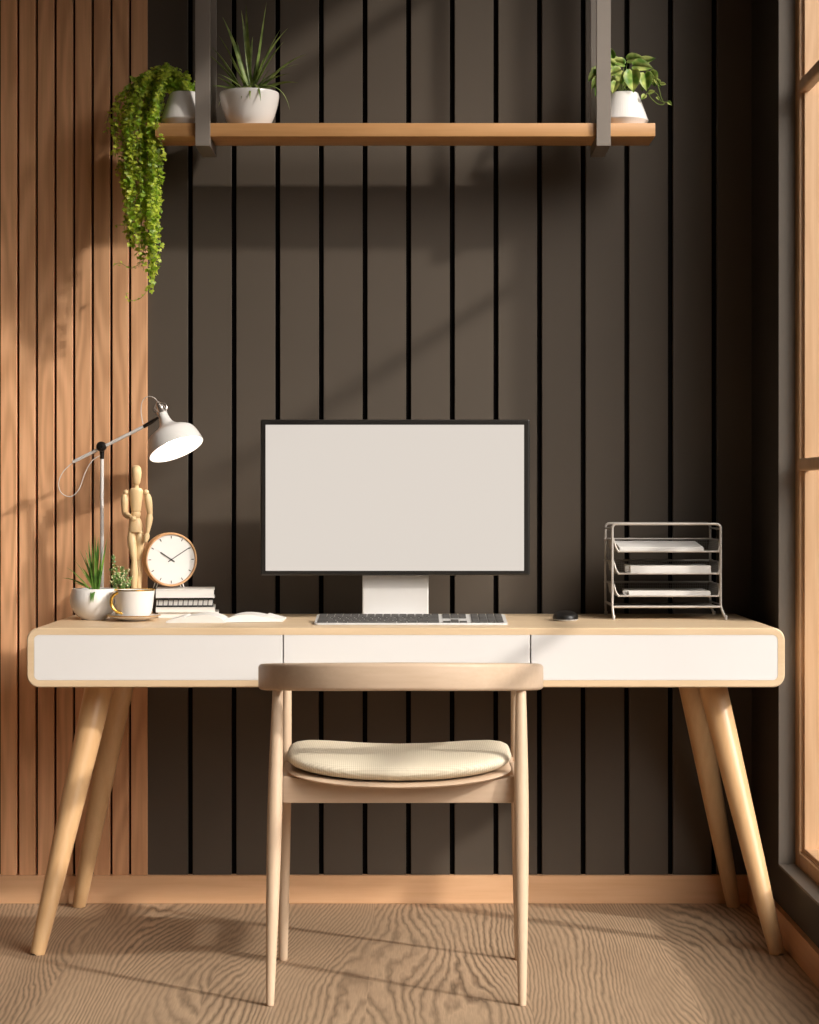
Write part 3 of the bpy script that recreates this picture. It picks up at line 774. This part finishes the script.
# ------------------------------------------------------------------ desk bowl plant
GD = 5.02
g = GD/F
gp = thing('potted_grass', (PX(93.5, GD), GD, .7502), 'round white bowl of spiky grass leaves at the left end of the desk', 'potted plant')
o_ = gp.location; HB = PZ(588.5, GD)-.7502
b = nb(); r0 = .0575
outp = [(0, 0), (.026, 0), (.030, .0015), (.044, .014), (.0535, .030), (r0, .046), (.0565, .060), (.0525, HB*.96), (.0505, HB)]
insp = [(.0475, HB-.001), (.050, HB-.014), (.050, HB-.018), (0, HB-.018)]
lathe(b, [(v.x, v.y) for v in smoothpath([Vector((a, c, 0)) for a, c in outp], 3)]+insp, o_, seg=60)
obj('pot', b, M['ceramic'], gp, smooth=50)
b = nb(); lathe(b, [(0, HB-.0175), (.0495, HB-.0175), (.046, HB-.010), (.03, HB-.006), (0, HB-.005)], o_, seg=30); obj('soil', b, M['soil'], gp)
b = nb(); rt = Vector((PX(95.5, GD), GD, .7502+HB-.012)); RR = random.Random(3)
spec = [(92, 540, .0), (95, 536, -.01), (99, 545, .01), (87, 552, 0), (81, 549, .01), (77, 560, 0), (70, 566, .0), (66, 574, .01), (102, 548, .0), (106, 541, -.015),
        (97, 556, -.03), (90, 562, -.03), (84, 568, -.02), (101, 560, -.02), (74, 580, -.02), (102, 562, -.01), (93, 548, .02), (89, 544, .015), (98, 540, .0), (86, 558, .02)]
for px_, py_, dy in spec:
    tip = P(px_, py_, GD+dy); base_ = rt+Vector((RR.uniform(-.008, .008), RR.uniform(-.008, .008), 0))
    d = tip-base_; ln = d.length*1.06; dr = .25+abs(d.x)*6
    dd = (d.normalized()+Vector((0, 0, .22*dr))).normalized()
    blade(b, base_, dd, ln, RR.uniform(.0065, .0095), dr*.85, twist=RR.uniform(-.9, .9))
for dxp, dyp in ((-7, 10), (-3, 12), (3, 8), (-12, 6), (0, 6)):
    base_ = rt+Vector((RR.uniform(-.01, .01), -.02, .006)); tip = P(92+dxp, 588+dyp*.8, GD-.058)
    blade(b, base_, Vector(((tip.x-base_.x)*8, -1, .75)), .065, .005, 3.2, segs=10)
leafobj('foliage', b, M['grass'], gp)

# ------------------------------------------------------------------ small bush with cream buds behind the cup
SD = 5.070
spn = thing('potted_succulent', (PX(121.8, SD), SD+.0, .7502), 'small bushy green plant with cream buds in a little pot behind the teacup', 'potted plant')
o_ = spn.location
b = nb(); lathe(b, [(0, 0), (.014, 0), (.015, .002), (.0160, .040), (.0165, .052), (.0150, .052), (.0145, .044), (0, .043)], o_, seg=36); obj('pot', b, M['ceramic'], spn)
b = nb(); lathe(b, [(0, .0435), (.0143, .0438), (.009, .049), (0, .050)], o_, seg=20); obj('soil', b, M['soil'], spn)
fol = nb(); bud = nb(); stm = nb(); RR = random.Random(11)
root = o_+Vector((0, 0, .045))
for (tx, ty, dy) in ((112.5, 557, 0), (111, 570, .01), (116, 568, -.01), (122, 568, 0), (127, 571, .005), (130.5, 578, 0), (111.5, 582, -.01), (119, 578, -.02), (125, 580, -.02), (113, 576, -.015), (129, 585, -.01), (112.5, 577, 0), (123, 574, .02), (116, 574, .02)):
    tip = P(tx, ty, SD+dy); st = root+Vector((RR.uniform(-.010, .010), RR.uniform(-.008, .008), 0))
    path_ = smoothpath([st, st.lerp(tip, .5)+Vector((0, 0, .004)), tip], 6); tube(stm, path_, [.0009]*len(path_), seg=5)
    for i in range(1, len(path_)):
        for k in range(3):
            a = RR.uniform(0, 2*PI); d = Vector((math.cos(a), math.sin(a), RR.uniform(.1, .9))).normalized(); p_ = path_[i]+d*.0032
            roundleaf(fol, p_, d+Vector((0, -.4, .2)), d, RR.uniform(.0028, .0042), .15)
        if i > 3 and RR.random() < .85:
            a = RR.uniform(0, 2*PI); d = Vector((math.cos(a), math.sin(a)-.5, .5)).normalized(); p_ = path_[i]+d*.006; r_ = RR.uniform(.0015, .0023)
            lathe(bud, [(0, -r_), (r_*.9, -r_*.4), (r_, .3*r_), (r_*.6, r_), (0, r_*1.2)], p_, seg=7)
obj('stem', stm, M['stem'], spn); leafobj('foliage', fol, M['herb'], spn); obj('buds', bud, M['bud'], spn, label='cream buds')

# ------------------------------------------------------------------ letter tray
TF, TB = 5.03, 5.205
tx0, tx1 = PX(612.3, TF), PX(720.6, TF); tc_ = (tx0+tx1)/2
tray = thing('letter_tray', (tc_, (TF+TB)/2, .7502), 'three-tier silver wire letter tray at the right end of the desk', 'letter tray')
zt = PZ(524, TF)
def hoop(y, foot):
    ry = .010
    pts = [Vector((tx0+.0055-.0, y+foot, .7522)), Vector((tx0-.0005, y+foot*.5, .7815))]
    pts = [Vector((tx0+.002, y+foot*1.4, .7522)), Vector((tx0+.0005, y+foot*.3, .775)), Vector((tx0, y, .785)), Vector((tx0, y, zt-ry))]
    for k in range(1, 7): a = PI-PI/2*k/6; pts.append(Vector((tx0+ry+ry*math.cos(a), y, zt-ry+ry*math.sin(a))))
    for k in range(0, 7): a = PI/2-PI/2*k/6; pts.append(Vector((tx1-ry+ry*math.cos(a), y, zt-ry+ry*math.sin(a))))
    pts += [Vector((tx1, y, .785)), Vector((tx1+.002, y+foot*.3, .775)), Vector((tx1+.011, y+foot*1.4, .7522))]
    return pts
b = nb(); tube(b, hoop(TF, -.008), .0033, seg=10); tube(b, hoop(TB, .006), .0030, seg=10)
for xx in (tx0, tx1):
    for z in (zt-.012, .786): tube(b, [(xx, TF, z), (xx, TB, z)], .0022, seg=8)
obj('frame', b, M['traymetal'], tray, smooth=50)
for fx in ((tx0+.002, TF-.0112), (tx1+.011, TF-.0112), (tx0+.002, TB+.0084), (tx1+.011, TB+.0084)):
    b = nb(); lathe(b, [(0, -.0014), (.0042, -.0014), (.0044, .0075), (.0036, .009), (0, .009)], (fx[0], fx[1], .7518), seg=14); obj('foot', b, M['traymetal'], tray)
for zb in (PZ(551.5, TF), PZ(573.6, TF), PZ(596, TF)):
    b = nb(); H2 = .028; yb = TB-.006; x0, x1 = tx0+.004, tx1-.003; r = .012
    # front lip: drops from the rim with rounded corners
    lip = [Vector((x0, TF+.030, zb+H2)), Vector((x0, TF+.010, zb+H2)), Vector((x0+.001, TF+.003, zb+H2-.003)), Vector((x0+.0035, TF, zb+H2*.5)), Vector((x0+.0075, TF, zb+H2*.2)), Vector((x0+.014, TF, zb)),
           Vector((x0+.03, TF, zb)), Vector((x1-.02, TF, zb)), Vector((x1-.006, TF, zb)), Vector((x1-.001, TF, zb+H2*.25)), Vector((x1, TF+.003, zb+H2*.8)), Vector((x1, TF+.010, zb+H2)), Vector((x1, TF+.030, zb+H2))]
    tube(b, smoothpath(lip, 5), .0023, seg=8)
    rim = [Vector((x0, TF+.03, zb+H2)), Vector((x0, yb-.01, zb+H2)), Vector((x0+.003, yb-.003, zb+H2)), Vector((x0+.01, yb, zb+H2)), Vector((x1-.01, yb, zb+H2)), Vector((x1-.003, yb-.003, zb+H2)), Vector((x1, yb-.01, zb+H2)), Vector((x1, TF+.03, zb+H2))]
    tube(b, smoothpath(rim, 4), .0022, seg=8)
    t = obj('tray', b, M['traymetal'], tray, smooth=50)
    b = nb(); wr_ = .00045; zf = zb+.0005
    def wire(a, c): tube(b, [a, c], wr_, seg=4)
    xx = x0+.008
    while xx < x1-.006: wire(Vector((xx, TF, zf)), Vector((xx, yb, zf))); wire(Vector((xx, yb, zf)), Vector((xx, yb, zb+H2))); xx += .0046
    yy = TF+.004
    while yy < yb: 
        wire(Vector((x0+.006, yy, zf)), Vector((x1-.004, yy, zf)))
        for xs, xe in ((x0+.006, x0), (x1-.004, x1)): wire(Vector((xs, yy, zf)), Vector((xe, yy, zb+H2)))
        yy += .0046
    for k in range(1, 6):
        z = zf+H2*k/6; wire(Vector((x0+.003, yb, z)), Vector((x1-.003, yb, z)))
        wire(Vector((x0+.006-.006*k/6, TF+.012, z)), Vector((x0+.006-.006*k/6, yb, z))); wire(Vector((x1-.004+.004*k/6, TF+.012, z)), Vector((x1-.004+.004*k/6, yb, z)))
    obj('wire_mesh', b, M['traymesh'], t, smooth=0)
b = nb(); box(b, tx0+.002, tx1-.002, TF-.001, TB-.004, .7795, .7815, bev=.0006, seg=1); tube(b, [(tx0, TF-.0015, .781), (tx1, TF-.0015, .781)], .0030, seg=8)
obj('bottom_shelf', b, M['traymetal'], tray, smooth=0)
G_ = 'paper stacks in the letter tray'
def paper(name, z, xa, xb, nlay, hs, label, fold=False, tilt=0.0):
    t = thing(name, ((xa+xb)/2, TF+.09, z), label, 'paper stack', group=G_)
    b = nb(); zz = z; k = 0; RR = random.Random(int(z*1000))
    while k < nlay:
        o1, o2 = RR.uniform(-.0008, .0008), RR.uniform(-.0008, .0008)
        box(b, xa+o1, xb+o1, TF+.008+abs(o2), TB-.016+o2, zz, zz+hs*.97); zz += hs; k += 1
    if tilt:
        for v in b.verts: v.co.z += (TB-.02-v.co.y)*0 + max(0, (v.co.y-TF-.01))*tilt; 
    obj('sheets', b, M['paper'], t, smooth=0)
    if fold:
        b = nb()
        for k in range(3): 
            zf = z+.0004+k*hs*nlay/3.2
            tube(b, smoothpath([Vector((xa-.0005, TF+.02, zf+.001)), Vector((xa-.009, TF+.018, zf+.0015)), Vector((xa-.0135, TF+.018, zf+.0032)), Vector((xa-.009, TF+.018, zf+.0048)), Vector((xa-.0005, TF+.02, zf+.005))], 3), .0006, seg=5)
        bmesh.ops.translate(b, verts=b.verts, vec=(0, -.006, 0))
        obj('folded_edge', b, M['cover'], t, smooth=40)
    return t
zT = [PZ(551.5, TF)+.0014, PZ(573.6, TF)+.0014, PZ(596, TF)+.0014]
paper('paper_stack', zT[0], PX(620, TF), PX(704, TF), 4, .0022, 'white paper pile with a raised rear edge in the top tier of the letter tray', tilt=.085)
paper('paper_stack', zT[1], PX(631, TF), PX(711.5, TF), 8, .0022, 'thick white paper pile in the middle tier of the letter tray', fold=True)
paper('paper_stack', zT[2], PX(629, TF), PX(711, TF), 5, .0021, 'thin white paper pile in the lowest tier of the letter tray', fold=True)

# ------------------------------------------------------------------ shelf with hangers
SF, SB, SZ0, SZ1 = 5.06, 5.195, 1.9405, 1.9735
sx0, sx1 = PX(155, SF), PX(655.3, SF)
b = nb(); box(b, sx0, sx1, SF, SB, SZ0, SZ1, bev=.0012, seg=2)
tag(obj('wall_shelf', b, M['shelfwood'], smooth=30, origin=((sx0+sx1)/2, (SF+SB)/2, SZ0)), 'long thin wooden shelf hanging near the top of the dark wall', 'shelf')
for px0, px1, lab in ((195.2, 210.0, 'grey metal U-shaped shelf hanger at the left end of the shelf'), (596.5, 610.8, 'grey metal U-shaped shelf hanger at the right end of the shelf')):
    xa, xb = PX(px0, 5.048), PX(px1, 5.048); yf, yb = 5.047, 5.222
    b = nb()
    zl = PZ(145.7, 5.047)
    box(b, xa, xb, yf, yf+.0115, zl, CEIL, bev=.0006, seg=1); box(b, xa, xb, yb-.0115, yb, zl, CEIL, bev=.0006, seg=1)
    box(b, xa, xb, yf+.0115, yb-.0115, zl, SZ0-.0004, bev=.0004, seg=1)
    tag(obj('shelf_bracket', b, M['bracket'], smooth=30, origin=((xa+xb)/2, (yf+yb)/2, zl)), lab, 'bracket', group='hangers of the wall shelf')

# grass pot on the shelf
PD = 5.128
zq = SZ1+.0004
pg = thing('potted_grass', (PX(249.5, PD), PD, zq), 'white bowl of long arching grass leaves on the left part of the shelf', 'potted plant')
o_ = pg.location; HB = PZ(87.5, 5.055)-zq
b = nb()
outp = [(0, 0), (.044, 0), (.049, .003), (.060, .022), (.0690, .050), (.0735, .070), (.0745, HB*.94), (.0735, HB)]
lathe(b, [(v.x, v.y) for v in smoothpath([Vector((a, c, 0)) for a, c in outp], 3)]+[(.070, HB), (.0695, HB-.012), (0, HB-.013)], o_, seg=64)
obj('pot', b, M['ceramic'], pg, smooth=50)
b = nb(); lathe(b, [(0, HB-.0125), (.069, HB-.0125), (.05, HB-.006), (0, HB-.002)], o_, seg=30); obj('soil', b, M['soil'], pg)
b = nb(); rt = o_+Vector((0, 0, HB-.006)); RR = random.Random(5)
spec = [(246.5, 10, 0, .0), (264.5, 9, -.01, .0), (243, 16, .01, 0), (275, 33, -.01, 0), (279, 31, .02, 0), (228, 22, .03, 0), (224, 38, .0, 0), (217, 47, .02, 0), (212, 52, .0, 0), (277, 44, 0, 0), (296, 52, .02, 0),
        (290, 60, 0, 0), (283, 70, -.01, 0), (222, 72, -.02, 0), (216, 82, .0, 0), (233, 60, .02, 0), (292, 77, .0, 0), (221, 76, -.03, 0), (236, 66, -.03, 0), (262, 60, -.02, 0), (269, 68, -.03, 0), (252, 40, .02, 0), (258, 50, .01, 0), (238, 44, .02, 0)]
for px_, py_, dy, _ in spec:
    tip = P(px_, py_, PD+dy*.8); base_ = rt+Vector((RR.uniform(-.012, .012)+(px_-250)*.0001, RR.uniform(-.010, .010), 0))
    d = tip-base_; dr = .2+abs(d.x)*5.5; dd = (d.normalized()+Vector((0, 0, .24*dr))).normalized()
    blade(b, base_, dd, d.length*(1.04+.1*dr), RR.uniform(.0115, .0165), dr*.9, twist=RR.uniform(-.7, .7), segs=11)
for tx_, ty_, dy in ((291, 101, -.01), (247, 95, -.05), (241, 94, -.05), (261, 95, -.055), (217, 92, .0), (250, 97, -.055)):
    base_ = rt+Vector((0, -.01, .004)); tip = P(tx_, ty_, PD+dy*1.5); d = tip-base_
    blade(b, base_, Vector((d.x, d.y, 0)).normalized()+Vector((0, 0, .9)), d.length*1.35, .010, 3.0, segs=12)
leafobj('foliage', b, M['grass2'], pg)

# faceted pots
def cone_pot(t, R_, rtop, H, hb, mat):
    b = nb(); lathe(b, [(0, 0), (R_*.80, 0), (R_*.83, .0015), (R_*.99, hb*.9), (R_, hb), (R_*.99, hb*1.12), (rtop+.001, H-.001), (rtop-.002, H), (rtop-.005, H-.001), (rtop-.005, H-.012), (0, H-.013)], t.location, seg=56)
    obj('pot', b, mat, t, smooth=0)
    b = nb(); lathe(b, [(0, H-.0125), (rtop-.006, H-.0125), (rtop*.5, H-.006), (0, H-.005)], t.location, seg=24); obj('soil', b, M['soil'], t)
tv = thing('trailing_plant', (PX(185.5, PD), PD, zq), 'white pot with a leafy green vine trailing down past the left end of the shelf', 'potted plant')
HP = PZ(90.5, 5.09)-zq
cone_pot(tv, .0625, .038, HP, .017, M['matte_pot'])
fol = nb(); stm = nb(); RR = random.Random(21); top = tv.location+Vector((0, 0, HP))
def ends(px):   # how low the vines hang at this place
    tab = [(108, 135), (112, 160), (118, 182), (124, 225), (130, 252), (136, 262), (142, 270), (147, 290), (152, 292), (157, 280), (161, 250), (165, 215), (168, 180)]
    for (a, ya), (c, yc) in zip(tab, tab[1:]):
        if a <= px <= c: return ya+(yc-ya)*(px-a)/(c-a)
    return 140
def crest(px):  # upper outline of the mass
    tab = [(104, 108), (110, 92), (118, 84), (128, 79), (138, 76), (148, 72), (158, 67), (168, 65), (180, 66), (192, 70), (198, 80)]
    for (a, ya), (c, yc) in zip(tab, tab[1:]):
        if a <= px <= c: return ya+(yc-ya)*(px-a)/(c-a)
    return 90
def vine(path_, r_leaf, step=.0052, spread=.008):
    sp_ = smoothpath(path_, 8); tube(stm, sp_, [.0007]*len(sp_), seg=4)
    acc = 0
    for a, c in zip(sp_, sp_[1:]):
        acc += (c-a).length
        while acc > step:
            acc -= step; p_ = a.lerp(c, RR.random())
            d = Vector((RR.gauss(0, 1), RR.gauss(-.5, .9), RR.gauss(.1, .8))).normalized()
            n = (d*.8+Vector((.15, -.7, .55))+Vector((RR.gauss(0, .6), RR.gauss(0, .5), RR.gauss(0, .6)))).normalized()
            roundleaf(fol, p_+d*RR.uniform(.002, spread), n, Vector((RR.gauss(0, .6), 0, -1)), r_leaf*RR.uniform(.7, 1.25), RR.uniform(-.1, .35))
for i in range(66):
    tx = RR.triangular(110, 167, 150) if i > 12 else 108+i*4.6
    ty = ends(tx)*1.0 - RR.uniform(0, .5)**1.3*(ends(tx)-110)
    if tx < 163: dyy = RR.uniform(-.055, .03)
    else: dyy = RR.uniform(-.095, -.082)
    D_ = PD+dyy
    st = top+Vector((RR.uniform(-.03, .02), RR.uniform(-.028, .02), -.004))
    cpx = (tx+184)/2; 
    if tx < 163:
        p1 = P(cpx+RR.uniform(-6, 6), crest(max(105, cpx))+RR.uniform(3, 12), PD+dyy*.5)
        p2 = P(tx+8+RR.uniform(-2, 4), crest(max(105, tx+6))+RR.uniform(3, 16), D_)
        p3 = P(tx+RR.uniform(-1, 1), min(ty, 118), D_)
        pts = [st, p1, p2, p3]
        y_ = 140
        while y_ < ty-6: pts.append(P(tx+RR.uniform(-2.5, 2.5), y_, D_)); y_ += 26
        pts.append(P(tx+RR.uniform(-2, 3), ty, D_))
    else:
        pts = [st, P(168, crest(170)+10, PD-.05), P(160, 90, D_), P(157, 108, D_), P(tx-5, 128, D_), P(tx-1, 148, D_), P(tx-1, 172, D_), P(tx-2, max(176, min(ty, 245)), D_)]
    vine(pts, .0064, step=.0075)
for i in range(26):       # crown over the pot
    a = RR.uniform(0, 2*PI); rr_ = RR.uniform(.015, .05)
    st = top+Vector((RR.uniform(-.02, .02), RR.uniform(-.02, .02), -.004)); px_ = RR.uniform(158, 197)
    e_ = P(px_, crest(px_)+RR.uniform(3, 20), PD+RR.uniform(-.045, .035)); 
    vine([st, st.lerp(e_, .5)+Vector((0, 0, .018)), e_], .0062, step=.006)
for pts in ([(140, 232), (130, 226), (116, 225)], [(146, 258), (132, 268), (120, 263), (113, 266)], [(148, 284), (146, 292), (139, 299), (129, 300), (126, 293)], [(150, 262), (153, 276), (149, 288)], [(133, 205), (126, 216), (124, 232)], [(152, 250), (160, 258), (158, 268)]):
    vine([P(px_, py_, PD-.01) for px_, py_ in pts], .0040, step=.010, spread=.005)
obj('stem', stm, M['stem'], tv); leafobj('foliage', fol, M['ivy'], tv)

# broad leaf plant at the right
pv = thing('potted_pothos', (PX(623.5, PD), PD, zq), 'tapered white pot with broad heart-shaped leaves at the right end of the shelf', 'potted plant')
HP = PZ(90.5, 5.09)-zq; cone_pot(pv, .0620, .036, HP, .017, M['matte_pot'])
fol = nb(); stm = nb(); RR = random.Random(31); top = pv.location+Vector((0, 0, HP-.01))
# (leaf base px,py, tip px,py, depth, size px)
LV = [(632, 71, 633, 91, -.045, 21), (645, 74, 647, 92, -.03, 17), (634, 66, 652, 66, -.02, 19), (620, 70, 609, 74, -.035, 14), (624, 64, 614, 60, .0, 14), (650, 72, 656, 86, -.01, 15), (656, 80, 662, 88, -.02, 9),
      (614, 66, 606, 60, -.01, 14), (640, 64, 650, 58, .02, 16), (628, 60, 640, 57, .02, 16), (616, 82, 611, 96, -.055, 12), (607, 70, 596, 78, -.01, 14), (600, 78, 591, 88, -.005, 14), (603, 86, 593, 97, -.01, 13),
      (598, 72, 588, 80, .01, 14), (640, 74, 628, 82, .02, 16), (622, 74, 618, 86, -.02, 13), (612, 58, 611, 53, .01, 12), (598, 68, 592, 76, .02, 13), (618, 60, 606, 64, .015, 15), (646, 80, 641, 92, .01, 12), (627, 76, 624, 88, .0, 12),
      (612, 78, 604, 90, -.02, 12), (606, 62, 598, 68, .0, 13)]
for bx_, by_, tx_, ty_, dd_, szp in LV:
    p_ = P(bx_, by_, PD+dd_); t_ = P(tx_, ty_, PD+dd_-.008); d = t_-p_
    heartleaf(fol, p_, d, Vector((RR.uniform(-.3, .3), -1, .55+RR.uniform(-.2, .4))), szp*PD/F*.95, curl=RR.uniform(.2, .5), wide=RR.uniform(.8, 1.0))
    mid = top.lerp(p_, .5)+Vector((0, 0, .014)); tube(stm, smoothpath([top+Vector((RR.uniform(-.012, .012), RR.uniform(-.012, .012), 0)), mid, p_], 5), .0010, seg=5)
tr_ = [P(636, 70, PD-.02), P(650, 72, PD-.035), P(658, 86, PD-.035), P(661, 97, PD-.035), P(664, 104, PD-.035), P(658, 104, PD-.035), P(651, 98, PD-.035), P(648, 93, PD-.035), P(644, 97, PD-.035)]
tube(stm, smoothpath(tr_, 6), .0010, seg=5)
tube(stm, smoothpath([P(648, 94, PD-.03), P(656, 93, PD-.03), P(661, 101, PD-.03), P(668, 102.5, PD-.03), P(672, 105, PD-.03)], 6), .0010, seg=5)
for bx_, by_, tx_, ty_, s_ in ((645, 95, 641, 100, 6), (661, 84, 666, 84, 5), (668, 102, 673, 106, 5), (649, 93, 654, 91, 6), (657, 97, 660, 101, 4)):
    p_ = P(bx_, by_, PD-.035); heartleaf(fol, p_, P(tx_, ty_, PD-.04)-p_, (0.1, -1, .5), s_*PD/F, curl=.2)
obj('stem', stm, M['stem'], pv); leafobj('foliage', fol, M['pothos'], pv)

# ------------------------------------------------------------------ light
sd_ = bpy.data.lights.new('sun', 'SUN'); sd_.energy = 2.7; sd_.angle = math.radians(2.2); sd_.color = (1.0, .94, .86)
so_ = bpy.data.objects.new('sun', sd_); col.objects.link(so_); so_.location = (4, 0, 4)
so_.rotation_euler = Vector((-1.55, 1.0, -1.0)).to_track_quat('-Z', 'Y').to_euler()
pl = bpy.data.lights.new('window_portal', 'AREA'); pl.shape = 'RECTANGLE'; pl.size = WZ1-WZ0; pl.size_y = WY1-WY0
pl.cycles.is_portal = True
po = bpy.data.objects.new('window_portal', pl); col.objects.link(po); po.location = (WT+.01, (WY0+WY1)/2, (WZ0+WZ1)/2)
po.rotation_euler = (0, PI/2, 0)
GLOW = (1.05, -1.25, 1.05); HAZE_N, HAZE_A, SKY_A = 17.0, 15.3, 0.30
w = bpy.data.worlds.new('sky'); scene.world = w; w.use_nodes = True
nt = w.node_tree; bg = nt.nodes['Background']
tc = N(nt, 'ShaderNodeTexCoord'); dp = nt.nodes.new('ShaderNodeVectorMath'); dp.operation = 'DOT_PRODUCT'
L(nt, tc.outputs['Generated'], dp.inputs[0]); dp.inputs[1].default_value = Vector(GLOW).normalized()
halo = math_n(nt, 'POWER', math_n(nt, 'MAXIMUM', dp.outputs['Value'], 0.0), HAZE_N)
st_ = math_n(nt, 'MULTIPLY_ADD', halo, HAZE_A, SKY_A)       # hazy bright sky around the sun
sz_ = N(nt, 'ShaderNodeSeparateXYZ'); L(nt, tc.outputs['Generated'], sz_.inputs[0])
st_ = math_n(nt, 'MULTIPLY', st_, ramp(nt, sz_.outputs[2], [(0.0, 0.12), (0.22, 1.0)]))    # darker ground below the horizon
L(nt, st_, bg.inputs[1]); bg.inputs[0].default_value = (1.0, .945, .88, 1)

# ------------------------------------------------------------------ camera and view
cd = bpy.data.cameras.new('camera'); cam = bpy.data.objects.new('camera', cd); col.objects.link(cam)
cam.location = (0, 0, EYE); cam.rotation_euler = (PI/2, 0, 0)
cd.sensor_fit = 'VERTICAL'; cd.sensor_height = 36; cd.sensor_width = 36; cd.lens = F/1024*36
cd.shift_y = -(512-CY)/1024; cd.shift_x = -(CX-409.5)/1024; cd.clip_start = .05
scene.camera = cam
vs = scene.view_settings; vs.view_transform = 'Standard'; vs.look = 'None'; vs.gamma = 1; vs.exposure = 0.0; vs.use_curve_mapping = False
scene.cycles.use_denoising = True; scene.cycles.max_bounces = 8; scene.cycles.diffuse_bounces = 5
scene.cycles.sample_clamp_indirect = 6.0
